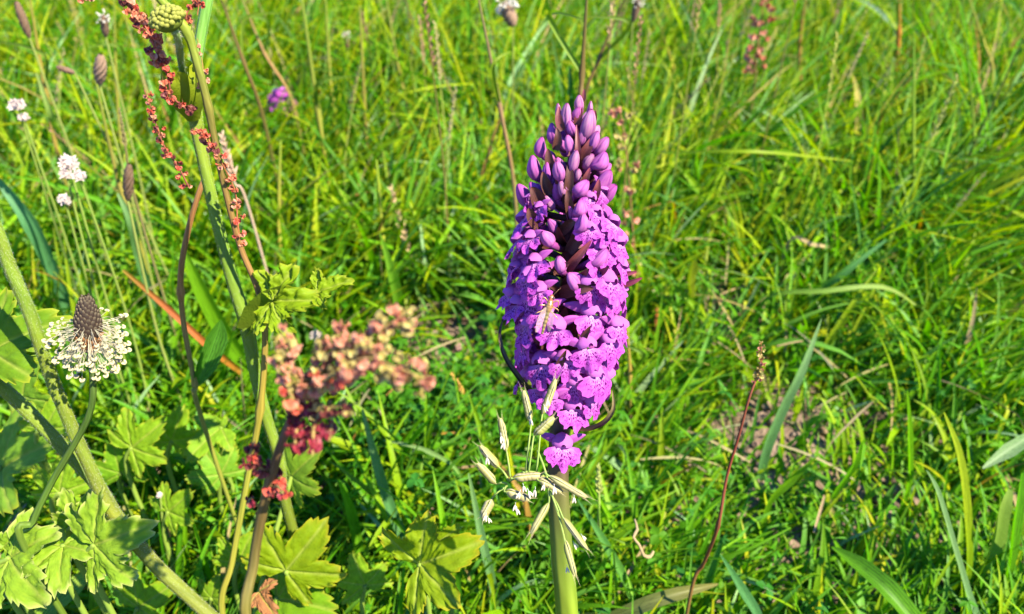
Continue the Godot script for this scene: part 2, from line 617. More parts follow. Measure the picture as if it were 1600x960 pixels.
		for i in 900:
			var fwd := 0.05 + 1.3 * pow(rng.randf(), 1.3)
			var half := 0.3 + fwd * 0.75
			var x := rc(-half, half)
			if patchy.get_noise_2d(x * 90.0 + 200.0, fwd * 90.0) < 0.02 and rng.randf() < 0.75: continue
			if i % 5 == 0:
				var p := PH(rng.randfn(670, 90), rng.randfn(640, 55), 0.03)
				x = p.x; fwd = -p.z
			if bareness(x, -fwd) > 0.75: continue
			var s := rc(0.45, 1.0)
			places.append(Transform3D(Basis.from_euler(Vector3(rc(-0.5, 0.6), rc(0, 6.3), rc(-0.5, 0.5))).scaled(Vector3(s, s, s)), Vector3(x, gh(x, -fwd) + rc(0.012, 0.055), -fwd)))
			tints.append(vary([Color(0.07, 0.27, 0.006), Color(0.11, 0.32, 0.006), Color(0.05, 0.22, 0.02)][i % 3], 0.2))
		scatter("leaves", mesh, places, tints, low)

# ---------------------------------------------------------------- orchid
const MAGENTA := Color(0.58, 0.15, 0.47)
var ax_a: Vector3
var ax_b: Vector3
var ax_u: Vector3
var ax_f: Vector3
var ax_s: Vector3

func lip_mesh(seed_: int) -> ArrayMesh:
	# unit lip: throat at the origin, 1 wide, hanging along -Y, facing +Z
	var r := RandomNumberGenerator.new()
	r.seed = seed_
	var mb := MB.new()
	var ph := r.randf() * 6.0
	var droop := r.randf_range(-0.05, 0.35)
	var curlup := r.randf_range(0.2, 0.75)
	var flip := (0.95 if seed_ % 2 else -0.9) * r.randf_range(0.85, 1.1)
	var tall := r.randf_range(1.15, 1.5)
	mb.grid(8, 30, func(s, k):
		var th: float = (k - 0.5) * 2.0 * 1.42
		var a := absf(th)
		var R := 0.64 + 0.05 * cos(th * 2.0)
		R -= 0.17 * exp(-pow((a - 0.34) / 0.10, 2.0))        # notches beside the middle tooth
		R += 0.05 * exp(-pow(th / 0.14, 2.0))                # the tooth
		R += 0.032 * sin(th * 15.0 + ph) + 0.016 * sin(th * 29.0 + ph * 2.0)
		R *= smoothstep(1.7, 1.1, a) * 0.35 + 0.65
		var q: float = R * (0.06 + 0.94 * s)
		var x := sin(th) * q
		var y := -cos(th) * q
		var z = 0.16 * sin(minf(q * 2.6, 1.6)) - curlup * x * x - droop * y * y + 0.06 * s * s * sin(th * 8.0 + ph) + 0.02 * sin(x * 22.0 + ph) * s
		z += 0.05 * exp(-pow(x / 0.06, 2.0)) * (1.0 - s)
		return [Vector3(x, y, z), Color(1, 1, 1), Vector2(0.5 + x * flip, clampf(-y * tall, 0.0, 1.0))])
	for k in mb.c.size(): mb.c[k] = Color(0.92, 0.52, 0.80) * (0.88 + 0.24 * r.randf() if false else 0.9 + 0.05 * (seed_ % 5))
	return mb.done(M.lip)

func bud_mesh(seed_: int, pale: float) -> ArrayMesh:
	# unit bud: 1 tall along +Y from the origin, three overlapping petals
	var r := RandomNumberGenerator.new()
	r.seed = seed_
	var mb := MB.new()
	var bend := r.randf_range(-0.06, 0.1)
	mb.grid(14, 36, func(s, k):
		var a: float = k * TAU
		var w: float = 0.265 * pow(sin(clampf(pow(s, 0.9), 0.0, 1.0) * PI * 0.965 + 0.05), 0.52) * (1.0 - 0.20 * s * s)
		var seam := fposmod(a * 3.0 / TAU + s * 0.3 + 0.12 * sin(s * 5.0), 1.0)
		w *= 0.86 + 0.22 * pow(seam, 0.7) * smoothstep(1.0, 0.93, seam) + 0.07 * exp(-pow((seam - 0.55) / 0.08, 2.0)) * sin(s * PI)
		var c := MAGENTA.lerp(Color(0.62, 0.36, 0.40), clampf(pale * (0.3 + 0.6 * s), 0.0, 1.0)).lerp(Color(0.26, 0.05, 0.16), clampf(0.5 - s * 1.5, 0.0, 1.0) * 0.9)
		c = c.lerp(Color(0.30, 0.04, 0.30), 0.55 * (smoothstep(0.9, 1.0, seam) + smoothstep(0.10, 0.0, seam)))
		c = c.lerp(Color(0.48, 0.06, 0.46), 0.6 * pow(0.5 + 0.5 * sin(seam * TAU * 5.0), 3.0))
		var blot := 1.0 + 0.3 * fine.get_noise_3d(cos(a) * 9.0 + seed_, s * 30.0, sin(a) * 9.0)
		c = Color(c.r * blot, c.g * blot, c.b * blot)
		c = c.lerp(Color(0.40, 0.05, 0.26), smoothstep(0.86, 1.0, s) * 0.7)
		return [Vector3(cos(a) * w + 0.05 * s * s, s, sin(a) * w + bend * 1.6 * sin(s * PI)), c])
	return mb.done(M.petal)

func hood_mesh(seed_: int) -> ArrayMesh:
	# unit hood over the throat: a small helmet opening along +Z and down, with the spur behind it
	var r := RandomNumberGenerator.new()
	r.seed = seed_
	var mb := MB.new()
	var tip := r.randf_range(-0.05, 0.08)
	mb.grid(8, 14, func(s, k):
		var a: float = (k - 0.5) * 2.0 * 2.05                 # round from one lower edge over the top to the other
		var w: float = 0.25 * sin(clampf(s, 0.0, 1.0) * PI * 0.86 + 0.25) + 0.015
		var ridge := 1.0 + 0.10 * exp(-pow(a / 0.22, 2.0)) - 0.08 * exp(-pow((absf(a) - 1.0) / 0.2, 2.0))
		var c := MAGENTA.lerp(Color(0.66, 0.20, 0.68), 0.5 * s)
		return [Vector3(sin(a) * w * 1.1 * ridge, cos(a) * w * 0.95 * ridge + 0.10 - (s * s) * (0.10 + tip), -0.22 + s * 0.52), c])
	mb.tube([Vector3(0, 0.02, -0.16), Vector3(0, -0.10, -0.26), Vector3(0, -0.26, -0.30), Vector3(0, -0.4, -0.27)], [0.10, 0.085, 0.065, 0.03], 8, [Color(0.5, 0.09, 0.55)])
	mb.tube([Vector3(0, 0.03, -0.62), Vector3(0, 0.05, -0.4), Vector3(0, 0.06, -0.2)], [0.05, 0.07, 0.09], 8, [Color(0.16, 0.13, 0.05), Color(0.22, 0.08, 0.12), Color(0.5, 0.09, 0.5)])
	return mb.done(M.petal)

func sepal_mesh(seed_: int, side: float) -> ArrayMesh:
	# unit side sepal, a pointed wing rising beside the hood
	var r := RandomNumberGenerator.new()
	r.seed = seed_
	var up := r.randf_range(0.12, 0.4)
	var mb := MB.new()
	mb.grid(9, 4, func(s, k):
		var u: float = (k - 0.5) * 2.0
		var w: float = 0.13 * pow(sin(pow(s, 0.75) * PI * 0.94 + 0.1), 0.8)
		var mid := Vector3(side * (0.08 + 0.58 * s), 0.05 + up * s - 0.16 * s * s, -0.06 + 0.18 * s - 0.30 * s * s)
		var c := MAGENTA.lerp(Color(0.46, 0.05, 0.50), 0.4 * absf(u)).lerp(Color(0.34, 0.04, 0.4), 0.6 if absf(u) < 0.1 and s < 0.8 else 0.0)
		return [mid + Vector3(-side * 0.25, 0.8, 0.35).normalized() * u * w + Vector3(0, 0, 0.05) * (1.0 - u * u), c])
	return mb.done(M.petal)

func bract(parent: Node3D, pts: Array, width: float, cols: Array, face: Vector3, fold := 0.35, twist := 0.0) -> MeshInstance3D:
	var mb := MB.new()
	var p := smooth(pts, 5)
	var n := p.size()
	var w := []
	for i in n:
		var s := float(i) / (n - 1)
		w.append(width * pow(sin(pow(s * 0.93 + 0.07, 0.62) * PI), 0.8) + 0.0001)
	mb.ribbon(p, w, face, spread_c(cols, n), fold, 4, twist)
	return wpart("bract", mb.done(M.bract), parent)

func radius_at(py: float) -> float:
	var ys := [150.0, 220.0, 280.0, 340.0, 400.0, 470.0, 540.0, 600.0, 650.0, 720.0]
	var rs := [14.0, 44.0, 64.0, 84.0, 97.0, 102.0, 94.0, 80.0, 60.0, 42.0]
	for k in 9:
		if py <= ys[k + 1]: return lerpf(rs[k], rs[k + 1], clampf((py - ys[k]) / (ys[k + 1] - ys[k]), 0, 1))
	return 42.0

func axis_at(py: float) -> Vector3: return ax_a.lerp(ax_b, (py - 165.0) / 570.0)

func orchid() -> void:
	ax_a = P(904, 165, 0.258)
	ax_b = P(872, 735, 0.285)
	ax_u = (ax_a - ax_b).normalized()
	ax_f = (eye - ax_b)
	ax_f = (ax_f - ax_u * ax_f.dot(ax_u)).normalized()
	ax_s = ax_u.cross(ax_f).normalized()
	if ax_s.x < 0.0: ax_s = -ax_s
	var foot := P(886, 965, 0.312)
	var root_at := Vector3(foot.x + 0.002, 0, foot.z + 0.012)
	root_at.y = gh(root_at.x, root_at.z)
	var o := thing("orchid", root_at, "tall magenta orchid with one dense flower spike on a thick green stem", "orchid")
	var path := smooth([root_at, root_at.lerp(foot, 0.6), foot, P(877, 850, 0.297), ax_b, axis_at(560), axis_at(400), axis_at(260), axis_at(190)], 5)
	var n := path.size()
	var mb := MB.new()
	mb.tube(path, spread_f([0.0052, 0.0050, 0.0046, 0.0042, 0.0039, 0.0033, 0.003, 0.0022, 0.0012], n), 14,
		spread_c([Color(0.20, 0.30, 0.03), Color(0.21, 0.31, 0.025), Color(0.20, 0.30, 0.02), Color(0.15, 0.20, 0.025), Color(0.11, 0.085, 0.035), Color(0.10, 0.06, 0.035), Color(0.13, 0.06, 0.04), Color(0.18, 0.05, 0.07), Color(0.25, 0.06, 0.12)], n), 0.085, 9)
	wpart("stem", mb.done(M.stem), o)
	var lips := []
	var hoods := []
	var wings := [[], []]
	var buds := []
	for k in 5:
		lips.append(lip_mesh(140 + k)); lips.append(lip_mesh(40 + k)); hoods.append(hood_mesh(60 + k)); buds.append(bud_mesh(80 + k, [0.15, 0.4, 0.0, 0.3, 0.95][k]))
		wings[0].append(sepal_mesh(20 + k, -1.0)); wings[1].append(sepal_mesh(30 + k, 1.0))
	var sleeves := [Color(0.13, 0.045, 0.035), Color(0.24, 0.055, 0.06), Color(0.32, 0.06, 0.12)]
	# ---- open flowers: photo x, y of the lip's middle, its width, roll in degrees
	var opened := [[820, 462, 56, 8], [815, 506, 54, 4], [868, 502, 50, -4], [936, 484, 58, -4], [968, 458, 46, -14], [919, 528, 50, 6], [957, 522, 48, -8], [842, 563, 54, 10], [834, 602, 44, 8], [937, 576, 56, -4],
		[961, 556, 44, -10], [931, 620, 46, -6], [902, 635, 56, -6], [881, 700, 54, 2], [952, 407, 54, -14], [972, 378, 46, -20], [958, 434, 54, -10], [926, 436, 46, 4], [795, 384, 46, 30], [803, 410, 50, 24],
		[798, 440, 50, 16], [826, 428, 46, 12], [812, 350, 44, 34], [968, 500, 44, -14], [952, 545, 46, -8], [800, 480, 48, 14], [806, 540, 46, 22], [884, 548, 44, 6], [862, 608, 40, 10], [905, 585, 44, 2], [845, 480, 46, 6], [955, 356, 42, -30], [962, 345, 38, -40], [940, 330, 36, -34], [806, 366, 42, 34], [812, 318, 34, 44], [838, 325, 30, 30], [952, 300, 34, -36], [930, 308, 32, -24], [926, 350, 36, -14], [818, 335, 36, 40], [828, 372, 38, 24], [832, 408, 42, 20], [950, 385, 44, -20], [975, 408, 42, -26], [793, 425, 44, 26], [842, 445, 40, 14]]
	for k in 26:           # round the back and the sides
		var py := 350.0 + 265.0 * (k + 0.5) / 26.0
		var phi := PI + 2.4 * sin(k * 2.4) * 0.72
		opened.append([0, py, rc(44, 54), rc(-10, 10), phi])
	var fn := 0
	for q in opened:
		var size: float = q[2] * 0.2645 / fpx * 1.12
		var py: float = q[1] - q[2] * 0.38
		var at := axis_at(py)
		var R := radius_at(q[1]) * 0.272 / fpx
		var phi: float
		if q.size() > 4: phi = q[4]
		else:
			var dxm: float = (P(q[0], py, depth_of(at)) - at).dot(ax_s)
			phi = asin(clampf(dxm / (R * 0.92), -0.97, 0.97))
		var out := (ax_s * sin(phi) + ax_f * cos(phi)).normalized()
		var z := (out + ax_u * rc(0.12, 0.32)).normalized()
		var x := ax_u.cross(z).normalized()
		var y := z.cross(x)
		var bs := Basis(x, y, z) * Basis(Vector3.BACK, deg_to_rad(q[3] + rc(-6, 6)))
		bs = bs.scaled(Vector3(size, size, size))
		var fl := wpart("flower", hoods[fn % 5], o, Transform3D(bs, at + out * (R * rc(0.74, 0.95) - size * 0.15)))
		part("lip", lips[(fn * 3) % 10], fl, Transform3D(Basis(Vector3.RIGHT, rc(-0.4, 0.2)) * Basis(Vector3.UP, rc(-0.3, 0.3)) * Basis.from_scale(Vector3(1, 1, 1) * rc(0.85, 1.05)), Vector3(0, -0.02, 0.03)))
		part("sepal", wings[0][(fn * 3) % 5], fl, Transform3D(Basis(Vector3.BACK, rc(-0.3, 0.2)), Vector3.ZERO))
		part("sepal", wings[1][(fn * 4) % 5], fl, Transform3D(Basis(Vector3.BACK, rc(-0.2, 0.3)), Vector3.ZERO))
		fn += 1
	# ---- buds: photo x, y of the middle, width, height, lean to the right in degrees, mesh
	var shut := [[905, 163, 19, 26, -6, 4], [886, 182, 22, 40, -3, 4], [917, 194, 29, 48, 8, 4], [863, 207, 22, 34, -6, 0], [890, 221, 20, 29, 0, 1], [848, 227, 24, 34, -14, 0], [836, 258, 27, 40, -26, 0], [875, 260, 25, 32, -12, 1],
		[857, 265, 22, 36, -10, 2], [940, 223, 24, 34, 24, 1], [935, 242, 30, 34, 42, 0], [908, 282, 29, 31, 24, 0], [943, 272, 30, 38, 34, 0], [904, 310, 27, 28, 10, 0], [949, 290, 28, 42, 40, 2], [818, 300, 30, 44, -38, 2],
		[907, 331, 29, 32, 14, 0], [858, 355, 29, 30, -30, 1], [878, 390, 25, 26, -8, 1], [932, 378, 29, 38, 46, 0], [897, 413, 24, 30, -30, 1], [858, 444, 30, 30, -8, 1],
		[926, 300, 24, 34, 30, 2], [870, 290, 22, 34, -14, 2], [840, 290, 24, 36, -30, 2], [920, 345, 24, 34, 30, 2], [842, 335, 24, 38, -50, 2], [898, 245, 20, 34, 6, 4], [928, 215, 20, 34, 16, 1],
		[872, 175, 12, 28, -8, 4], [921, 172, 12, 26, 10, 4]]
	for q in shut:
		var at := axis_at(q[1])
		var sc := 0.262 / fpx
		var R: float = radius_at(q[1]) * sc
		var flat := P(q[0], q[1], depth_of(at))
		var dx: float = clampf((flat - at).dot(ax_s), -R, R)
		var front := sqrt(maxf(R * R - dx * dx, 0.0)) * 0.8
		if q[5] == 2: front *= 0.4
		var lean := deg_to_rad(q[4] + rc(-9, 9))
		var d := (ax_u * cos(lean) + ax_s * sin(lean) + ax_f * 0.35 * rc(0.6, 1.3)).normalized()
		var x := d.cross(ax_f).normalized()
		var bs := Basis(x, d, x.cross(d)) * Basis(Vector3.UP, rc(0, 6.3))
		var w: float = q[2] * sc / 0.60 * rc(0.86, 1.0)
		var h: float = q[3] * sc * rc(0.95, 1.08)
		var mid := at + ax_s * (flat - at).dot(ax_s) + ax_f * front
		wpart("bud", buds[q[5]], o, Transform3D(bs * Basis.from_scale(Vector3(w, h, w)), mid - d * h * 0.5))
		# the ovary and bract that hold it
		var foot_at := mid - d * h * 0.5
		var inner := at - ax_u * (h * 0.75)
		var tb := MB.new()
		tb.tube([inner, inner.lerp(foot_at, 0.55) - ax_u * 0.0006, foot_at + d * h * 0.12], [0.0011, 0.0013, 0.0014], 7, [Color(0.20, 0.13, 0.05), Color(0.24, 0.07, 0.09), Color(0.42, 0.07, 0.36)])
		wpart("ovary", tb.done(M.petal), o)
	# tight buds round the back and between, so that the tip is full
	for k in 46:
		var py := 168.0 + 190.0 * k / 46.0
		var phi := k * 2.39996
		var at := axis_at(py + 10.0)
		var out := ax_s * sin(phi) + ax_f * cos(phi)
		var front := out.dot(ax_f)
		var R := radius_at(py) * 0.262 / fpx * (0.62 if front > 0.0 else 0.85)
		var d := (ax_u + out * rc(0.5, 0.9)).normalized()
		var x := d.cross(ax_f + ax_s * 0.1).normalized()
		var h: float = rc(22.0, 31.0) * 0.262 / fpx
		wpart("bud", buds[[0, 4, 2, 1, 0][k % 5]], o, Transform3D(Basis(x, d, x.cross(d)) * Basis(Vector3.UP, rc(0, 6)) * Basis.from_scale(Vector3(h * 1.05, h, h * 1.05)), at + out * R - d * h * 0.5))
	# ---- bracts: photo points base, middle, tip, width, tone, how far in front of the axis
	var leafy := [[[884, 318], [890, 280], [890, 236], 15, 0, 0.8], [[920, 320], [932, 300], [936, 280], 15, 1, 0.9], [[888, 395], [912, 355], [922, 335], 20, 0, 0.9], [[875, 365], [890, 350], [902, 342], 16, 0, 0.7], [[848, 330], [838, 305], [830, 292], 24, 0, 0.5],
		[[860, 305], [852, 285], [848, 268], 18, 0, 0.5], [[846, 355], [832, 340], [826, 325], 22, 0, 0.6], [[862, 392], [838, 384], [822, 374], 26, 0, 0.6], [[900, 195], [905, 180], [908, 160], 12, 1, 0.9], [[878, 205], [873, 185], [874, 166], 13, 1, 0.8],
		[[868, 235], [872, 215], [870, 200], 13, 0, 0.7], [[906, 250], [918, 232], [926, 214], 17, 1, 0.8], [[900, 255], [903, 235], [901, 195], 11, 1, 1.0], [[910, 158], [912, 150], [913, 139], 8, 1, 0.2], [[922, 195], [928, 185], [930, 172], 11, 1, 0.2],
		[[868, 424], [878, 416], [890, 412], 16, 0, 0.9], [[902, 438], [912, 428], [921, 420], 13, 1, 1.0], [[930, 430], [942, 424], [951, 417], 12, 2, 1.0], [[962, 430], [978, 428], [996, 425], 10, 2, 0.3], [[970, 447], [988, 441], [1004, 434], 10, 2, 0.3],
		[[874, 458], [900, 452], [928, 451], 22, 0, 1.0], [[898, 545], [910, 530], [923, 509], 15, 0, 1.1], [[856, 615], [872, 575], [885, 547], 16, 0, 1.15], [[905, 300], [915, 280], [922, 262], 13, 1, 0.8], [[880, 430], [900, 405], [925, 375], 16, 1, 0.9],
		[[862, 275], [858, 250], [856, 232], 16, 0, 0.4], [[858, 545], [846, 535], [832, 530], 18, 0, 0.7], [[895, 345], [889, 318], [886, 296], 15, 0, 0.9], [[880, 470], [868, 455], [850, 440], 18, 0, 0.5], [[882, 520], [880, 500], [884, 480], 22, 0, 0.5], [[905, 565], [900, 548], [903, 530], 20, 0, 0.5]]
	for q in leafy:
		var pts := []
		for j in 3:
			var at := axis_at(q[j][1])
			var R := radius_at(q[j][1]) * 0.262 / fpx
			var deep: float = depth_of(at) - R * q[5] * [0.55, 0.85, 0.95][j]
			pts.append(P(q[j][0], q[j][1], deep))
		bract(o, pts, q[3] * 0.25 / fpx, [sleeves[0], sleeves[q[4]], sleeves[q[4]], Color(0.25, 0.07, 0.05) if q[4] == 0 else Color(0.42, 0.06, 0.12)], ax_f, 0.3)
	# the two long lowest ones
	bract(o, [P(868, 655, 0.284), P(838, 622, 0.277), P(812, 592, 0.272), P(788, 555, 0.27), P(781, 520, 0.27), P(790, 489, 0.27)], 9 * 0.27 / fpx, [Color(0.10, 0.09, 0.03), Color(0.09, 0.10, 0.03), Color(0.08, 0.06, 0.03), Color(0.10, 0.04, 0.04)], (ax_f + ax_u * 0.8).normalized(), 0.4)
	bract(o, [P(880, 665, 0.282), P(915, 672, 0.274), P(943, 662, 0.268), P(958, 640, 0.266), P(957, 610, 0.267)], 11 * 0.27 / fpx, [Color(0.13, 0.06, 0.04), Color(0.17, 0.10, 0.05), Color(0.20, 0.15, 0.05), Color(0.26, 0.20, 0.07)], (ax_f * 0.7 + ax_u).normalized(), 0.4)
	# dark ones deep between the flowers
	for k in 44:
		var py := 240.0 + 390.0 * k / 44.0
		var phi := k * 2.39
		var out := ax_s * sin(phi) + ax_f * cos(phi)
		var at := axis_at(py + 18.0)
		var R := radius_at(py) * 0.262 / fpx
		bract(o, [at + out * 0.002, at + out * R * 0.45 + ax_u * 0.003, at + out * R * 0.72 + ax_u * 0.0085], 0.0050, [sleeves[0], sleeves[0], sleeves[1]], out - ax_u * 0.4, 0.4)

# ---------------------------------------------------------------- the insect on the orchid
func insect() -> void:
	var at := axis_at(480) + ax_f * (radius_at(480) * 0.272 / fpx * 1.12)
	var dep := depth_of(at) - 0.001
	var head := P(863, 460, dep)
	var tail := P(847, 522, dep + 0.001)
	var d := (head - tail).normalized()
	var out := (ax_f - d * ax_f.dot(d)).normalized()
	var side := d.cross(out).normalized()
	var l := (head - tail).length()
	var o := thing("fly", tail, "slender pale brown fly with folded wings resting on the magenta orchid flowers", "insect")
	var mb := MB.new()
	var pts := []
	var rad := []
	var cols := []
	for k in 33:
		var s := k / 32.0
		pts.append(tail + d * l * s + out * l * 0.05 * sin(s * PI))
		var r := 0.030 + 0.022 * sin(minf(s / 0.6, 1.0) * PI * 0.6)
		if s > 0.56: r = 0.062 * pow(sin(clampf((s - 0.50) / 0.36, 0, 1) * PI), 0.7) + 0.03
		if s > 0.83: r = 0.062 * pow(maxf(sin(clampf((s - 0.79) / 0.21, 0, 1) * PI), 0.0), 0.5) + 0.004
		rad.append(r * l)
		var band := 0.5 + 0.5 * sin(s * 62.0)
		cols.append(Color(0.12, 0.08, 0.02).lerp(Color(0.40, 0.32, 0.10), band) if s < 0.55 else Color(0.42, 0.25, 0.07).lerp(Color(0.20, 0.10, 0.03), 0.5 + 0.5 * sin(s * 90.0)) if s < 0.82 else Color(0.38, 0.14, 0.05))
	mb.tube(pts, rad, 10, cols)
	var body := wpart("body", mb.done(M.shiny), o)
	var eyes := MB.new()
	for s in [-1.0, 1.0]:
		eyes.ball(tail + d * l * 0.915 + side * s * l * 0.055 + out * l * 0.06, Vector3(1, 1, 1) * l * 0.035, Basis(), Color(0.05, 0.02, 0.02), Color(0.05, 0.02, 0.02), 6, 8)
	part("eye", eyes.done(M.shiny), body, Transform3D())
	for s in [-1.0, 1.0]:
		var wb := MB.new()
		var tip: Vector3 = tail + d * l * (0.0 if s < 0 else 0.10) + side * s * l * 0.15
		var root: Vector3 = tail + d * l * 0.66 + side * s * l * 0.07 + out * l * 0.12
		wb.grid(10, 4, func(v, u):
			var w: float = l * 0.095 * pow(sin(pow(v, 0.8) * PI * 0.92 + 0.12), 0.7)
			var p: Vector3 = root.lerp(tip, v) + (side + out * 0.35 * s).normalized() * (u - 0.5) * 2.0 * w + out * l * 0.03 * sin(v * PI)
			return [p, Color(1, 1, 1)])
		wpart("wing", wb.done(M.wing), o)
		for k in 3:
			var a: Vector3 = tail + d * l * (0.80 - 0.1 * k) + side * s * l * 0.06
			var knee: Vector3 = a + side * s * l * (0.12 + 0.03 * k) + out * l * 0.06 + d * l * (0.08 - 0.10 * k)
			var toe: Vector3 = knee + side * s * l * 0.04 - out * l * 0.12 - d * l * (0.16 if k == 0 else 0.05)
			var lb := MB.new()
			lb.tube(smooth([a, knee, toe], 4), spread_f([0.018 * l, 0.014 * l, 0.008 * l], 9), 5, [Color(0.62, 0.34, 0.12)])
			wpart("leg", lb.done(M.shiny), o)
		var ab := MB.new()
		ab.tube([tail + d * l * 0.97 + side * s * l * 0.02 + out * l * 0.04, head + d * l * 0.10 + side * s * l * 0.09 + out * l * 0.08, head + d * l * 0.2 + side * s * l * 0.16], [0.006 * l, 0.005 * l, 0.003 * l], 4, [Color(0.3, 0.15, 0.05)])
		wpart("antenna", ab.done(M.shiny), o)

# ---------------------------------------------------------------- hogweed: thick hairy stems
func hair_mesh() -> ArrayMesh:
	var mb := MB.new()
	for k in 3: mb.add(Vector3(cos(k * TAU / 3) * 0.035, 0, sin(k * TAU / 3) * 0.035), Color(1, 1, 1))
	var tip := mb.add(Vector3(0.12, 1, 0), Color(1, 1, 1))
	for k in 3: mb.tri(k, (k + 1) % 3, tip)
	return mb.done(M.hair)

func hairs(o: Node3D, path: Array, rad: Array, count: int, length: float, hm: ArrayMesh) -> void:
	var places := []
	var tints := PackedColorArray()
	for k in count:
		var s := rng.randf() * (path.size() - 1.001)
		var i := int(s)
		var p: Vector3 = path[i].lerp(path[i + 1], s - i)
		var r := lerpf(rad[i], rad[i + 1], s - i)
		var tg: Vector3 = (path[i + 1] - path[i]).normalized()
		var side := tg.cross(Vector3(rng.randfn(), rng.randfn(), rng.randfn())).normalized()
		var y := (side - tg * rc(0.1, 0.7)).normalized()
		var x := y.cross(tg).normalized()
		var l := length * rc(0.4, 1.2)
		places.append(Transform3D(Basis(x, y, x.cross(y)).scaled(Vector3(l, l, l)), p + side * r * 0.96 - o.position))
		tints.append(vary(Color(0.72, 0.74, 0.60), 0.2))
	scatter("hair", hm, places, tints, o)

func pixel_path(pts: Array) -> Array:
	# photo x, y and depth in metres of each point
	var out := []
	for q in pts: out.append(P(q[0], q[1], q[2]))
	return out

func down_to_ground(p: Vector3, lean := Vector3.ZERO) -> Vector3:
	var q := p + lean
	q.y = gh(q.x, q.z) - 0.004
	return q

func hogweeds() -> void:
	var hm := hair_mesh()
	var deep := [Color(0.13, 0.18, 0.016), Color(0.17, 0.25, 0.02), Color(0.15, 0.25, 0.02), Color(0.19, 0.33, 0.03)]
	# the tall one by the red sorrel
	var low := P(449, 800, 0.345)
	var foot := down_to_ground(low, Vector3(0.004, 0, 0.012))
	var o := thing("hogweed", foot, "tall hairy hogweed stem with a pale green bud umbel beside the red sorrel", "hogweed plant", "hogweed plants with thick hairy stems")
	var main := smooth([foot, low] + pixel_path([[436, 720, 0.33], [412, 640, 0.318], [398, 580, 0.31], [384, 505, 0.302], [360, 430, 0.295], [336, 335, 0.288], [314, 235, 0.281], [303, 170, 0.277]]), 5)
	var n := main.size()
	var rad := spread_f([0.0024, 0.0024, 0.0023, 0.0023, 0.0023, 0.0028, 0.0022, 0.0021, 0.0021, 0.0026], n)
	var mb := MB.new()
	mb.tube(main, rad, 20, spread_c([deep[0], deep[0], deep[1], deep[1], deep[2], deep[2], deep[2], deep[2], deep[1], deep[1]], n), 0.07, 9)
	wpart("stem", mb.done(M.stem), o)
	hairs(o, main, rad, 4600, 0.00085, hm)
	var top := smooth(pixel_path([[301, 178, 0.277], [303, 120, 0.274], [313, 60, 0.271], [326, -10, 0.268], [340, -70, 0.266]]), 6)
	mb = MB.new()
	var rt := spread_f([0.0024, 0.0019, 0.0018, 0.0018, 0.0017], top.size())
	mb.tube(top, rt, 16, [Color(0.16, 0.34, 0.05)], 0.07, 8)
	wpart("stem", mb.done(M.stem), o)
	hairs(o, top, rt, 900, 0.0008, hm)
	# swollen sheath, opened at its top
	mb = MB.new()
	var sa := P(302, 185, 0.274)
	var sb := P(276, 106, 0.258)
	var su := (sb - sa).normalized()
	var sf := (eye - sa - su * (eye - sa).dot(su)).normalized()
	var sx := su.cross(sf)
	mb.grid(14, 22, func(s, k):
		var a: float = lerpf(-2.7, 2.7, k)
		var w: float = 0.0024 + 0.0046 * pow(sin(clampf(s * 1.05 + 0.02, 0, 1) * PI * 0.72), 1.3) + 0.0004 * sin(a * 7.0) * s
		var rim := smoothstep(0.8, 1.0, s)
		var p: Vector3 = sa.lerp(sb, s) + (sx * sin(a) + sf * cos(a) * 0.8) * w * (1.0 + 0.18 * rim * sin(a * 5.0)) + su * 0.0016 * rim * sin(a * 6.0 + 1.0)
		var c := Color(0.26, 0.34, 0.012).lerp(Color(0.48, 0.54, 0.02), rim)
		return [p, c.lerp(Color(0.3, 0.40, 0.06), 0.4 * (0.5 + 0.5 * cos(a * 9.0)))])
	wpart("sheath", mb.done(M.leaf), o)
	# short stalk and umbel of closed buds
	mb = MB.new()
	var ray0 := smooth(pixel_path([[287, 120, 0.268], [281, 85, 0.254], [278, 62, 0.243], [271, 46, 0.238]]), 4)
	var rr := spread_f([0.0013, 0.0012, 0.0011, 0.0013], ray0.size())
	mb.tube(ray0, rr, 10, [Color(0.26, 0.38, 0.10)])
	wpart("umbel_stalk", mb.done(M.stem), o)
	hairs(o, ray0, rr, 200, 0.0012, hm)
	var um := P(262, 31, 0.236)
	var ub := ray0[ray0.size() - 1] as Vector3
	var ua := (um - ub).normalized()
	mb = MB.new()
	mb.ball(Vector3.ZERO, Vector3(1, 0.85, 1), Basis(), Color(0.50, 0.56, 0.08), Color(0.80, 0.80, 0.20), 5, 7)
	var bead := mb.done(M.leaf)
	for k in 68:
		var th := k * 2.39996
		var z := 1.0 - (k + 0.5) / 68.0 * 1.15
		var r := sqrt(maxf(0.0, 1.0 - z * z))
		var q := Basis(Quaternion(Vector3.UP, ua)) * Vector3(cos(th) * r * 0.0052, z * 0.0036 + rc(-0.0003, 0.0003), sin(th) * r * 0.0052)
		var s := rc(0.00075, 0.00115)
		wpart("bud", bead, o, Transform3D(Basis.from_scale(Vector3(s, s, s)), um + q))
	mb = MB.new()
	mb.ball(um - ua * 0.0008, Vector3(0.0046, 0.0028, 0.0046), Basis(Quaternion(Vector3.UP, ua)), Color(0.22, 0.30, 0.04), Color(0.34, 0.42, 0.06), 8, 12)
	wpart("umbel_core", mb.done(M.leaf), o)
	# leaf on its channelled stalk from the node
	mb = MB.new()
	var ls := smooth(pixel_path([[384, 520, 0.300], [402, 492, 0.292], [420, 468, 0.286], [448, 452, 0.282]]), 6)
	mb.ribbon(ls, spread_f([0.006, 0.0085, 0.006, 0.0028], ls.size()), (eye - P(400, 490, 0.29)).normalized() + Vector3(-0.5, 0.3, 0), [Color(0.26, 0.36, 0.03)], 0.9, 6)
	wpart("leaf_stalk", mb.done(M.leaf), o)
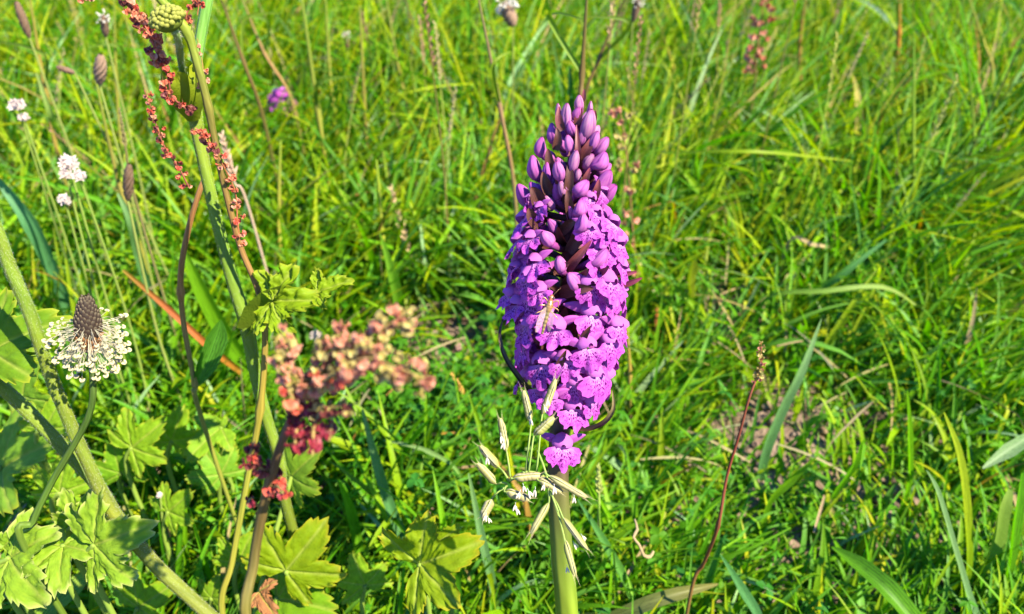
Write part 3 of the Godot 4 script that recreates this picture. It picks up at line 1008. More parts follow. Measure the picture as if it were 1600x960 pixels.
	lobed(o, "leaf", P(425, 470, 0.284), P(500, 462, 0.276), Vector3(-0.35, 0.72, 0.55), 0.0, {"lobes": 5, "curl": 1.5, "seed": 3, "scale": 0.9, "color": Color(0.26, 0.40, 0.01)})
	lobed(o, "leaf", P(495, 458, 0.283), P(548, 432, 0.280), Vector3(0.1, 0.9, 0.35), 0.0, {"lobes": 3, "curl": 1.4, "seed": 4, "scale": 0.9, "color": Color(0.26, 0.40, 0.01)})
	# two that cross at the left
	var defs := [["thick hairy stem crossing from the top left to the bottom, in front of the other", [[-90, 175, 0.222], [-12, 345, 0.238], [16, 420, 0.245], [46, 490, 0.252], [76, 580, 0.262], [106, 655, 0.271], [142, 735, 0.281], [182, 812, 0.290], [244, 886, 0.298], [326, 962, 0.306], [430, 1062, 0.315]], 9.2],
		["thick hairy stem leaning in from the left edge, behind the crossing one", [[-170, 455, 0.262], [-14, 590, 0.279], [52, 652, 0.286], [110, 712, 0.293], [150, 757, 0.301], [190, 818, 0.309], [248, 888, 0.317], [328, 962, 0.326], [432, 1062, 0.335]], 9.8]]
	for d in defs:
		var pp := pixel_path(d[1])
		pp.append(down_to_ground(pp[pp.size() - 1], Vector3(0.012, 0, 0.03)))
		pp.reverse()
		var path := smooth(pp, 6)
		var t := thing("hogweed", pp[0], d[0], "hogweed plant", "hogweed plants with thick hairy stems")
		var r2 := []
		for p in path: r2.append(d[2] * minf(depth_of(p), 0.315) / fpx * (1.0 + 0.03 * sin(p.y * 300.0)))
		mb = MB.new()
		mb.tube(path, r2, 24, spread_c([Color(0.15, 0.16, 0.025), Color(0.18, 0.21, 0.025), Color(0.16, 0.21, 0.02), Color(0.16, 0.24, 0.02), Color(0.16, 0.26, 0.02)], path.size()), 0.06, 10)
		wpart("stem", mb.done(M.stem), t)
		hairs(t, path, r2, 9000, 0.00085, hm)
		if d[2] < 9.5:
			lobed(t, "leaf", P(-16, 548, 0.27), P(86, 492, 0.268), Vector3(-0.2, 0.75, 0.6), 0.0, {"lobes": 5, "curl": 0.5, "seed": 7, "scale": 0.95})
			lobed(t, "leaf", P(-30, 575, 0.275), P(48, 560, 0.27), Vector3(-0.1, 0.8, 0.5), 0.0, {"lobes": 3, "curl": 0.7, "seed": 8, "scale": 0.9})

# ---------------------------------------------------------------- lobed, toothed, crinkled leaves
func lobed_mesh(size: float, opt: Dictionary) -> ArrayMesh:
	# from the stalk's end at the origin towards +Y, upper face +Z
	var nl: int = opt.get("lobes", 5)
	var curl: float = opt.get("curl", 0.4) * 0.6
	var fold: float = opt.get("fold", 0.25)
	var droop: float = opt.get("droop", 0.25)
	var ns := FastNoiseLite.new()
	ns.seed = opt.get("seed", 1) * 7
	ns.frequency = 0.9
	var base: Color = opt.get("color", Color(0.16, 0.31, 0.012))
	var margin: Color = opt.get("margin", Color(0.42, 0.46, 0.03))
	var mids := []
	var lens := []
	for k in nl:
		var s := 2.0 * k / (nl - 1) - 1.0
		mids.append(s * (1.95 if nl > 3 else 1.2) + ns.get_noise_2d(k * 9.0, 3.0) * 0.15)
		lens.append(1.0 - 0.30 * absf(s) + ns.get_noise_2d(k * 9.0, 30.0) * 0.12)
	var reach := 2.55 if nl > 3 else 1.9
	var mb := MB.new()
	mb.grid(16, 120, func(s, k):
		var th: float = lerpf(-reach, reach, k)
		var R := 0.46
		var near := 9.0
		var nearest := 0
		for j in nl:
			var d: float = th - mids[j]
			R = maxf(R, lens[j] * (1.0 - 0.64 * pow(absf(d) / 0.60, 1.5)) if absf(d) < 0.60 else 0.0)
			if absf(d) < absf(near): near = d; nearest = j
		R = maxf(R, 0.46 + 0.05 * cos(th * 3.0))
		R *= smoothstep(reach + 0.12, reach - 0.35, absf(th)) * 0.6 + 0.4
		var tooth := fposmod(th * 7.2 + ns.get_noise_2d(th * 2.0, 80.0), 1.0)
		R *= 1.0 + (0.12 * (1.0 - absf(tooth - 0.35) * 2.0) - 0.03) * smoothstep(0.5, 1.0, s)
		var q: float = R * s
		var x := sin(th) * q
		var y := cos(th) * q
		var off: float = absf(near) * q
		var rib := exp(-pow(off / 0.022, 2.0))
		# side veins branch off the midribs at a slant
		var lane: float = fposmod((cos(near) * q) * 5.6 - off * 3.4, 1.0)
		var side := exp(-pow((lane - 0.5) / 0.10, 2.0)) * (1.0 - rib)
		var z := 0.07 * sin(minf(off * 7.0, PI)) * curl - 0.02 * rib - 0.028 * side * curl
		z += ns.get_noise_2d(x * 3.0, y * 3.0) * 0.16 * curl * s + ns.get_noise_2d(x * 9.0, y * 9.0 + 50.0) * 0.055 * curl
		z += absf(x) * fold - droop * q * q
		z += curl * 0.11 * smoothstep(0.72, 1.0, s) * sin(th * 7.5 + ns.get_noise_1d(th * 3.0) * 5.0)
		var c := base.lerp(Color(0.46, 0.52, 0.09), rib * 0.65).lerp(Color(base.r * 1.35, base.g * 1.15, base.b), side * 0.5)
		c = c.lerp(margin, smoothstep(0.90, 1.0, s) * 0.85)
		var k2 := 1.0 + 0.28 * ns.get_noise_2d(x * 6.0 + 9.0, y * 6.0)
		return [Vector3(x, y, z) * size, Color(c.r * k2, c.g * k2, c.b * k2), Vector2(k, s)])
	return mb.done(M.leaf)

func lobed(o: Node3D, called: String, at: Vector3, tip: Vector3, up: Vector3, roll: float, opt: Dictionary) -> MeshInstance3D:
	var y := (tip - at).normalized()
	var z := (up - y * up.dot(y)).normalized().rotated(y, roll)
	var size: float = (tip - at).length() * opt.get("scale", 1.0)
	return wpart(called, lobed_mesh(size, opt), o, Transform3D(Basis(y.cross(z), y, z), at))

func leaf_thing(label: String, stalk: Array, tips: Array, opt: Dictionary) -> Node3D:
	# stalk: photo points from the ground up; tips: [x, y, depth, up vector, roll, options]
	var sp := pixel_path(stalk)
	var foot := down_to_ground(sp[0], Vector3(0, 0, 0.005))
	var o := thing("lobed_leaf", foot, label, "leaf", "toothed yellow green leaves low in the grass")
	var path := smooth([foot] + sp, 5)
	var mb := MB.new()
	mb.tube(path, spread_f([0.0014, 0.0011], path.size()), 8, [Color(0.24, 0.36, 0.05)])
	wpart("stalk", mb.done(M.stem), o)
	for t in tips:
		var all: Dictionary = opt.duplicate()
		all.merge(t[5], true)
		lobed(o, "leaf_blade", sp[sp.size() - 1], P(t[0], t[1], t[2]), t[3], t[4], all)
	return o

func broad_leaves() -> void:
	var yl := Color(0.25, 0.37, 0.008)
	var lg := Color(0.28, 0.46, 0.03)
	leaf_thing("large folded yellow edged leaf left of the foot of the orchid", [[668, 940, 0.33], [655, 882, 0.308]], [[738, 852, 0.300, Vector3(-0.45, 0.5, 0.75), 0.0, {"seed": 12}]], {"color": yl, "curl": 0.6, "droop": 0.25, "fold": 0.5, "scale": 1.05, "margin": Color(0.50, 0.42, 0.02)})
	leaf_thing("small toothed leaf just above the large folded one", [[700, 900, 0.35], [680, 850, 0.335]], [[715, 826, 0.33, Vector3(0.1, 0.6, 0.75), 0.0, {"seed": 19}]], {"color": yl, "curl": 0.4, "droop": 0.2})
	leaf_thing("yellow green lobed leaf standing upright behind the sorrel stem", [[470, 940, 0.35], [446, 893, 0.335]], [[505, 822, 0.328, Vector3(0.05, 0.45, 0.9), 0.0, {"seed": 14}]], {"color": yl, "curl": 0.4, "droop": 0.12, "fold": 0.1, "scale": 1.0, "margin": Color(0.46, 0.42, 0.02)})
	leaf_thing("rounded green leaf under the upright two lobed one at the bottom edge", [[440, 975, 0.36], [432, 935, 0.35]], [[508, 950, 0.335, Vector3(0.1, 0.9, 0.4), 0.0, {"seed": 16}]], {"color": Color(0.2, 0.4, 0.012), "curl": 0.4})
	leaf_thing("bright toothed leaf whose point crosses the hairy stem", [[150, 910, 0.30], [146, 852, 0.284]], [[206, 826, 0.276, Vector3(0.1, 0.7, 0.65), 0.0, {"seed": 17, "scale": 1.2}]], {"color": lg, "curl": 0.7, "fold": 0.12, "droop": 0.2, "margin": Color(0.6, 0.62, 0.2)})
	leaf_thing("crinkled leaf between the plantain stalk and the bright toothed leaf", [[110, 920, 0.305], [98, 852, 0.289]], [[84, 912, 0.276, Vector3(0.1, 0.7, 0.65), 0.0, {"seed": 18, "scale": 1.1}]], {"color": lg, "curl": 0.8, "fold": 0.12, "droop": 0.2, "margin": Color(0.6, 0.62, 0.2)})
	leaf_thing("small crinkled leaf above the bright toothed one beside the plantain stalk", [[118, 870, 0.31], [124, 820, 0.30]], [[150, 770, 0.296, Vector3(0.1, 0.7, 0.65), 0.0, {"seed": 24, "scale": 1.05}]], {"color": lg, "curl": 0.8, "fold": 0.1, "droop": 0.15, "margin": Color(0.6, 0.62, 0.2)})
	leaf_thing("crinkled leaf cut by the bottom left corner", [[10, 925, 0.30], [14, 872, 0.288]], [[44, 922, 0.274, Vector3(0.1, 0.7, 0.65), 0.0, {"seed": 20, "scale": 1.2}]], {"color": lg, "curl": 0.8, "fold": 0.12, "margin": Color(0.6, 0.62, 0.2)})
	leaf_thing("narrow crinkled leaf at the left edge below the leaning hairy stem", [[-4, 880, 0.30], [4, 856, 0.294]], [[32, 826, 0.29, Vector3(0.1, 0.7, 0.65), 0.0, {"seed": 21, "lobes": 3}]], {"color": lg, "curl": 0.7, "fold": 0.12, "margin": Color(0.6, 0.62, 0.2)})
	leaf_thing("large pale green leaf behind the crossing hairy stems at the left edge", [[10, 760, 0.37], [2, 732, 0.362]], [[62, 690, 0.345, Vector3(0, 0.9, 0.4), 0.0, {"seed": 22}]], {"color": Color(0.22, 0.42, 0.03), "curl": 0.35})
	leaf_thing("pale leaf in the gap above the left hairy stem", [[20, 640, 0.37], [34, 620, 0.362]], [[40, 552, 0.35, Vector3(0.1, 0.8, 0.6), 0.0, {"seed": 23, "lobes": 3}]], {"color": Color(0.22, 0.42, 0.03), "curl": 0.35})
	leaf_thing("sharply toothed pointed leaf right of the brown sorrel stem", [[350, 720, 0.42], [345, 668, 0.40]], [[292, 712, 0.385, Vector3(0, 0.8, 0.6), 0.0, {"seed": 25, "lobes": 3}], [330, 648, 0.40, Vector3(0, 0.8, 0.6), 0.0, {"seed": 26, "lobes": 3}]], {"color": Color(0.24, 0.44, 0.02), "curl": 0.4})
	leaf_thing("wide soft leaf left of the yellow sorrel stem", [[345, 790, 0.42], [345, 742, 0.40]], [[322, 712, 0.395, Vector3(0, 0.9, 0.4), 0.0, {"seed": 27}]], {"color": Color(0.2, 0.42, 0.03), "curl": 0.35, "scale": 1.5})
	leaf_thing("soft green leaf in the shade right of where the hairy stems cross", [[190, 770, 0.42], [188, 740, 0.40]], [[170, 695, 0.39, Vector3(0, 0.9, 0.4), 0.0, {"seed": 28}]], {"color": Color(0.2, 0.42, 0.02), "curl": 0.3})
	leaf_thing("yellowish leaf beside the brown dry scrap at the bottom edge", [[390, 1000, 0.37], [455, 745, 0.37]], [[475, 722, 0.362, Vector3(0, 0.8, 0.6), 0.0, {"seed": 29}]], {"color": Color(0.24, 0.42, 0.03), "curl": 0.3, "scale": 1.5})
	leaf_thing("small pale leaf between the hairy stem and the yellow sorrel stem", [[332, 960, 0.38], [330, 935, 0.37]], [[335, 905, 0.365, Vector3(0, 0.9, 0.4), 0.0, {"seed": 30}]], {"color": Color(0.24, 0.42, 0.02), "curl": 0.3})
	var soft := {"color": Color(0.26, 0.46, 0.02), "curl": 0.5, "fold": 0.1, "droop": 0.15}
	for q in [["soft lobed leaf beside the point where the two hairy stems cross", 205, 700, 250, 660, 0.385, 51], ["pale lobed leaf just left of the foot of the brown jointed stem", 268, 690, 282, 640, 0.40, 52], ["lobed leaf in the gap between the lower hairy stem and the plantain stalk", 92, 770, 100, 715, 0.345, 53],
		["lobed leaf under the plantain head, left of its stalk", 70, 670, 88, 622, 0.35, 54], ["soft leaf at the bottom edge right under the crossing hairy stem", 215, 950, 262, 915, 0.35, 55], ["lobed leaf low between the yellow sorrel stem and the brown one", 372, 880, 392, 835, 0.365, 56],
		["small lobed leaf below the blurred sorrel flowers, left of the large folded one", 570, 915, 555, 868, 0.36, 57], ["lobed leaf between the hairy stem and the tall hogweed", 262, 800, 296, 772, 0.39, 58]]:
		leaf_thing(q[0], [[q[1] - 4, q[2] + 45, q[5] + 0.012], [q[1], q[2], q[5]]], [[q[3], q[4], q[5] - 0.006, Vector3(0.2, 0.75, 0.6), 0.0, {"seed": q[6]}]], soft)
	# the dry scrap
	var at := P(404, 925, 0.335)
	var o := thing("dry_leaf", down_to_ground(at), "small dry orange brown leaf scrap at the foot of the sorrel", "dead leaf")
	lobed(o, "blade", at, P(424, 962, 0.325), Vector3(0.5, 0.5, 0.7), 0.4, {"lobes": 3, "curl": 0.9, "seed": 41, "color": Color(0.50, 0.22, 0.09), "margin": Color(0.4, 0.17, 0.06)})

# ---------------------------------------------------------------- brome grass in front of the orchid stem
func spikelet_mesh(seed_: int, green: float) -> ArrayMesh:
	# unit spikelet along +Y: overlapping pointed scales in two rows with short awns
	var r := RandomNumberGenerator.new()
	r.seed = seed_
	var mb := MB.new()
	mb.ball(Vector3(0, 0.46, 0), Vector3(0.105, 0.42, 0.092), Basis(), Color(0.40, 0.46, 0.08), Color(0.58, 0.52, 0.2), 10, 10)
	for k in 9:
		var row := 1.0 if k % 2 else -1.0
		var y0 := 0.02 + 0.062 * k
		var l := 0.50 - 0.014 * k
		var lean := row * (0.15 - 0.008 * k)
		mb.grid(8, 6, func(s, u):
			var a: float = (u - 0.5) * 3.3
			var w: float = 0.10 * pow(sin(pow(s, 0.8) * PI * 0.95 + 0.07), 0.8)
			var x: float = row * (0.012 + w * cos(a) * 0.85) + lean * s * l * (1.0 - 0.9 * s)
			var z: float = sin(a) * w * 1.15
			var rib := 0.5 + 0.5 * cos(a * 8.0)
			var c := Color(0.48, 0.43, 0.15).lerp(Color(0.26, 0.34, 0.03), green * (0.35 + 0.65 * rib) * (1.0 - 0.5 * s))
			c = c * (1.0 if k % 2 else 0.8)
			c = c.lerp(Color(0.56, 0.36, 0.26), (1.0 - green) * 0.35 * s)
			c = c.lerp(Color(0.66, 0.60, 0.38), smoothstep(0.75, 1.0, absf(u - 0.5) * 2.0) * 0.7)
			return [Vector3(x, y0 + s * l, z), c, Vector2(u, s)])
		var tip := Vector3(row * 0.035 + lean * l * 0.1, y0 + l * 0.97, 0)
		mb.tube([tip - Vector3(0, 0.05, 0), tip, tip + Vector3(row * 0.05 + r.randf_range(-0.02, 0.02), 0.20 + 0.05 * r.randf(), r.randf_range(-0.02, 0.02))], [0.007, 0.006, 0.0015], 4, [Color(0.66, 0.56, 0.28)])
	return mb.done(M.glume)

func brome() -> void:
	var dep := 0.256
	var way := pixel_path([[872, 990, 0.318], [864, 880, 0.302], [862, 790, 0.291], [852, 748, 0.272], [822, 738, 0.262], [797, 752, 0.257]])
	var foot := down_to_ground(way[0], Vector3(-0.004, 0, 0.004))
	var o := thing("brome_grass", foot, "flowering brome grass with straw green spikelets drooping in front of the orchid stem", "grass")
	var path := smooth([foot] + way, 5)
	var green := Color(0.30, 0.42, 0.09)
	var mb := MB.new()
	mb.tube(path, spread_f([0.0009, 0.0008, 0.0007, 0.0006, 0.0005, 0.0004], path.size()), 8, [green])
	wpart("stalk", mb.done(M.stem), o)
	var sp := []
	for k in 4: sp.append(spikelet_mesh(100 + k, [0.9, 0.7, 0.35, 0.1][k]))
	# spikelets: base x, y, tip x, y, width, mesh, then the node the branch leaves from
	var list := [[830, 662, 815, 597, 21, 0, [822, 735], -0.002], [847, 650, 874, 578, 22, 0, [838, 742], 0.0], [834, 682, 874, 645, 25, 0, [826, 738], -0.003], [792, 708, 779, 640, 22, 1, [797, 745], 0.001], [781, 732, 742, 688, 22, 1, [795, 752], 0.002], [776, 757, 738, 716, 22, 1, [792, 757], 0.001],
		[769, 779, 749, 818, 27, 2, [790, 762], 0.0], [800, 748, 858, 742, 24, 3, [797, 752], -0.004], [788, 768, 838, 784, 24, 3, [792, 760], -0.006], [856, 743, 932, 787, 20, 2, [846, 742], -0.008], [858, 784, 822, 848, 21, 0, [856, 752], -0.009], [879, 808, 927, 872, 18, 1, [864, 778], -0.010],
		[882, 842, 903, 917, 19, 0, [868, 790], -0.010], [840, 750, 888, 774, 20, 3, [836, 744], -0.006], [822, 742, 872, 757, 18, 3, [814, 740], -0.003]]
	var twig := []
	for q in list:
		var d: float = dep + q[7]
		var a := P(q[0], q[1], d)
		var b := P(q[2], q[3], d - 0.002)
		var y := (b - a).normalized()
		var f := (eye - a).normalized()
		var z := (f - y * f.dot(y)).normalized().rotated(y, rc(-0.6, 0.6))
		var l: float = (b - a).length() / 1.10
		var w: float = q[4] * d / fpx / 0.39
		wpart("spikelet", sp[q[5]], o, Transform3D(Basis(y.cross(z) * w, y * l, z * w), a))
		var n0 := P(q[6][0], q[6][1], dep + q[7] * 0.5)
		var mid := n0.lerp(a, 0.5) + Vector3(0, 0.0015, 0.0005)
		mb = MB.new()
		mb.tube(smooth([n0, mid, a, a + y * l * 0.12], 4), [0.00035], 6, [green]) if false else mb.tube(smooth([n0, mid, a, a + y * l * 0.12], 4), spread_f([0.00042, 0.00034, 0.0003, 0.0003], 13), 6, [green])
		wpart("branch", mb.done(M.stem), o)
	# long branch that the hanging ones share
	mb = MB.new()
	mb.tube(smooth(pixel_path([[840, 705, 0.258], [850, 730, 0.253], [862, 772, 0.248], [872, 800, 0.246]]), 5), spread_f([0.0004, 0.0003], 16), 6, [green])
	wpart("branch", mb.done(M.stem), o)
	# dangling white anthers
	mb = MB.new()
	for s in [-1.0, 1.0]:
		mb.ball(Vector3(s * 0.16, -0.5, 0), Vector3(0.15, 0.5, 0.14), Basis(Vector3.BACK, s * 0.22), Color(0.80, 0.66, 0.46), Color(0.90, 0.78, 0.56), 7, 7)
	mb.tube([Vector3(0, 0.5, 0.05), Vector3(0.03, 0.2, 0), Vector3(0, -0.05, 0)], [0.03, 0.03, 0.03], 4, [Color(0.85, 0.82, 0.8)])
	var an := mb.done(M.pale)
	for q in [[856, 626, 0], [851, 636, 24], [783, 682, 10], [787, 692, -10], [761, 716, 4], [818, 760, 12], [826, 768, 26], [836, 766, -8], [805, 790, -6], [808, 796, 14], [850, 758, -12], [866, 762, 4], [897, 778, 0], [910, 838, 40], [897, 850, 30], [886, 887, 8], [759, 806, -12], [763, 810, 24], [829, 655, 8], [812, 770, -20]]:
		var at := P(q[0], q[1], dep - 0.010)
		var s := rc(0.0018, 0.0025)
		wpart("anther", an, o, Transform3D((look * Basis(Vector3.BACK, deg_to_rad(q[2])) * Basis(Vector3.UP, rc(-1, 1))).scaled(Vector3(s, s, s)), at))

# ---------------------------------------------------------------- plantain head at the left
func plantain_near() -> void:
	var way := pixel_path([[44, 868, 0.288], [52, 815, 0.283], [80, 755, 0.278], [118, 690, 0.270], [138, 650, 0.264], [145, 610, 0.259], [141, 547, 0.2545]])
	var foot := down_to_ground(way[0], Vector3(0.0, 0, 0.006))
	var o := thing("plantain", foot, "ribwort plantain with dark cone and ring of cream stamens on a curved stalk", "plantain")
	var path := smooth([foot] + way, 6)
	var mb := MB.new()
	mb.tube(path, spread_f([0.0013, 0.0012, 0.0011, 0.0011], path.size()), 12, spread_c([Color(0.12, 0.20, 0.02), Color(0.08, 0.15, 0.02), Color(0.07, 0.12, 0.02)], path.size()), 0.06, 5)
	wpart("stalk", mb.done(M.stem), o)
	var a := P(140, 548, 0.2545)
	var b := P(134, 468, 0.247)
	var u := (b - a).normalized()
	var l := (b - a).length()
	var q := Basis(Quaternion(Vector3.UP, u))
	mb = MB.new()
	mb.grid(14, 16, func(s, k):
		var w: float = l * 0.23 * pow(sin(clampf(s, 0, 1) * PI * 0.86 + 0.28), 0.6) * (1.0 - 0.22 * s)
		return [a + u * l * s + q * Vector3(cos(k * TAU), 0, sin(k * TAU)) * w, Color(0.10, 0.055, 0.03)])
	wpart("cone", mb.done(M.dull), o)
	# scales of the cone
	mb = MB.new()
	mb.grid(5, 5, func(s, k):
		var x: float = (k - 0.5) * 2.0
		var w: float = 0.5 * pow(cos(s * PI * 0.46), 0.7)
		var c := Color(0.045, 0.03, 0.02).lerp(Color(0.17, 0.135, 0.08), clampf(s * 1.7 - 0.2 - 0.85 + absf(x) * 0.45, 0, 1))
		return [Vector3(x * w, s, 0.25 - x * x * 0.3 + 0.12 * s), c])
	var sc_up := mb.done(M.dull)
	mb = MB.new()
	mb.grid(5, 5, func(s, k):
		var x: float = (k - 0.5) * 2.0
		var w: float = 0.5 * pow(cos(s * PI * 0.46), 0.7)
		return [Vector3(x * w, s, 0.25 - x * x * 0.3 + 0.2 * s), Color(0.12, 0.05, 0.02).lerp(Color(0.44, 0.22, 0.08), s)])
	var sc_low := mb.done(M.dull)
	for k in 190:
		var s := (k + 0.5) / 190.0
		var th := k * 2.39996
		var w: float = l * 0.23 * pow(sin(clampf(s, 0, 1) * PI * 0.86 + 0.28), 0.6) * (1.0 - 0.22 * s)
		var out := q * Vector3(cos(th), 0, sin(th))
		var up := (u + out * (0.25 - s * 0.5)).normalized()
		var x := up.cross(out).normalized()
		var sz := l * rc(0.075, 0.1)
		wpart("scale", sc_low if s < 0.30 else sc_up, o, Transform3D(Basis(x * sz, up * sz * 1.15, x.cross(up) * sz), a + u * l * s + out * w * 0.97))
	# stamens: thread and a pale heart-shaped anther
	var kinds := []
	for k in 4:
		mb = MB.new()
		var bend := [0.1, 0.25, -0.05, 0.18][k] as float
		var pts := smooth([Vector3.ZERO, Vector3(0, 0.35, bend * 0.3), Vector3(0, 0.7, bend * 0.2), Vector3(0, 1.0, -bend)], 3)
		mb.tube(pts, spread_f([0.011, 0.008], pts.size()), 4, [Color(0.60, 0.54, 0.36)])
		for s in [-1.0, 1.0]:
			mb.ball(Vector3(s * 0.05, 1.03, -bend), Vector3(0.05, 0.095, 0.045), Basis(Vector3.BACK, s * 0.45), Color(0.74, 0.66, 0.38), Color(0.68, 0.59, 0.28), 5, 6)
		kinds.append(mb.done(M.hair))
	for k in 240:
		var s := 0.02 + 0.55 * pow(rng.randf(), 1.4)
		var th := k * 2.39996 + rc(-0.3, 0.3)
		var out := q * Vector3(cos(th), 0, sin(th))
		var tilt := rc(-1.7, -0.2) if s < 0.3 else rc(-0.9, 0.3)
		var d := (out + u * tilt).normalized()
		var x := d.cross(Vector3(0.2, 0.9, 0.3)).normalized()
		var sz := l * rc(0.26, 0.50)
		wpart("stamen", kinds[k % 4], o, Transform3D(Basis(x, d, x.cross(d)).scaled(Vector3(sz, sz, sz)), a + u * l * s + out * l * 0.17))

# ---------------------------------------------------------------- sorrel
func valve_mesh(seed_: int, inner: Color, edge: Color, loose: float) -> ArrayMesh:
	# unit flower: three rounded valves about a small nut, hanging on a thread along +Y
	var r := RandomNumberGenerator.new()
	r.seed = seed_
	var mb := MB.new()
	for k in 3:
		var b := Basis(Vector3.UP, k * TAU / 3.0 + r.randf() * 0.5) * Basis(Vector3.RIGHT, 0.25 + loose * r.randf())
		mb.grid(4, 8, func(s, j):
			var th: float = (j - 0.5) * 2.0 * 2.3
			var R: float = 0.5 * (0.85 + 0.15 * cos(th)) * s
			var wav: float = 0.06 * sin(th * 4.0 + k) * s * s
			return [b * (Vector3(sin(th) * R, 0.05 - 0.42 - cos(th) * R * 1.05 + 0.4, 0.12 + 0.22 * s * s - 0.10 + wav)), inner.lerp(edge, s * s)])
	mb.ball(Vector3(0, -0.12, 0), Vector3(0.13, 0.26, 0.13), Basis(), inner, inner.lerp(edge, 0.5), 5, 6)
	mb.tube([Vector3(0, 0.05, 0), Vector3(0.02, 0.35, 0.02), Vector3(0, 0.6, 0)], [0.03, 0.022, 0.02], 4, [Color(0.36, 0.16, 0.06)])
	return mb.done(M.valve)

var valves := {}
func flower_kit() -> void:
	for k in 3:
		valves["red%d" % k] = valve_mesh(200 + k, Color(0.62, 0.06, 0.035), Color(0.74, 0.18, 0.10), 0.6)
		valves["pink%d" % k] = valve_mesh(210 + k, Color(0.62, 0.10, 0.05), Color(0.76, 0.33, 0.16), 0.6)
		valves["peach%d" % k] = valve_mesh(220 + k, Color(0.70, 0.22, 0.12), Color(0.84, 0.44, 0.27), 0.5)
		valves["gold%d" % k] = valve_mesh(230 + k, Color(0.50, 0.40, 0.08), Color(0.68, 0.58, 0.20), 0.5)
		valves["dark%d" % k] = valve_mesh(240 + k, Color(0.16, 0.03, 0.03), Color(0.30, 0.09, 0.07), 0.5)
		valves["wine%d" % k] = valve_mesh(250 + k, Color(0.30, 0.025, 0.045), Color(0.46, 0.06, 0.08), 0.3)

func spray(o: Node3D, way: Array, count: int, wide: float, size: float, tones: Array, stemcol: Color) -> void:
	# flowers in whorls along a thin axis; way: photo x, y, depth
	var pts := smooth(pixel_path(way), 5)
	var mb := MB.new()
	mb.tube(pts, spread_f([size * 0.14, size * 0.10, size * 0.06], pts.size()), 6, [stemcol])
	wpart("flower_stalk", mb.done(M.stem), o)
	var whorls := maxi(3, count / 4)
	for k in count:
		var s := clampf((float(k * whorls / count) + rc(0.1, 0.9) * 0.55) / whorls, 0.0, 0.999) * (pts.size() - 1)
		var i := int(s)
		var p: Vector3 = (pts[i] as Vector3).lerp(pts[i + 1], s - i)
		var off := Vector3(rng.randfn(), rng.randfn() * 0.6, rng.randfn()).limit_length(1.6) * wide * 0.5
		var sz := size * rc(0.75, 1.2)
		var tone: String = tones[rng.randi() % tones.size()]
		var bs := Basis.from_euler(Vector3(rc(-0.7, 0.7), rc(0, 6.3), rc(-0.7, 0.7)))
		wpart("flower", valves["%s%d" % [tone, rng.randi() % 3]], o, Transform3D(bs.scaled(Vector3(sz, sz, sz)), p + off))

func stem_of(o: Node3D, pts: Array, rad: Array, cols: Array, nodes := [], name_ := "stem") -> Array:
	var path := smooth(pts, 6)
	var r := spread_f(rad, path.size())
	for q in nodes:
		for i in path.size():
			var d: float = (path[i] as Vector3).distance_to(q)
			r[i] *= 1.0 + 0.5 * exp(-pow(d / 0.0025, 2.0))
	var mb := MB.new()
	mb.tube(path, r, 12, spread_c(cols, path.size()), 0.05, 6)
	wpart(name_, mb.done(M.stem), o)
	return path

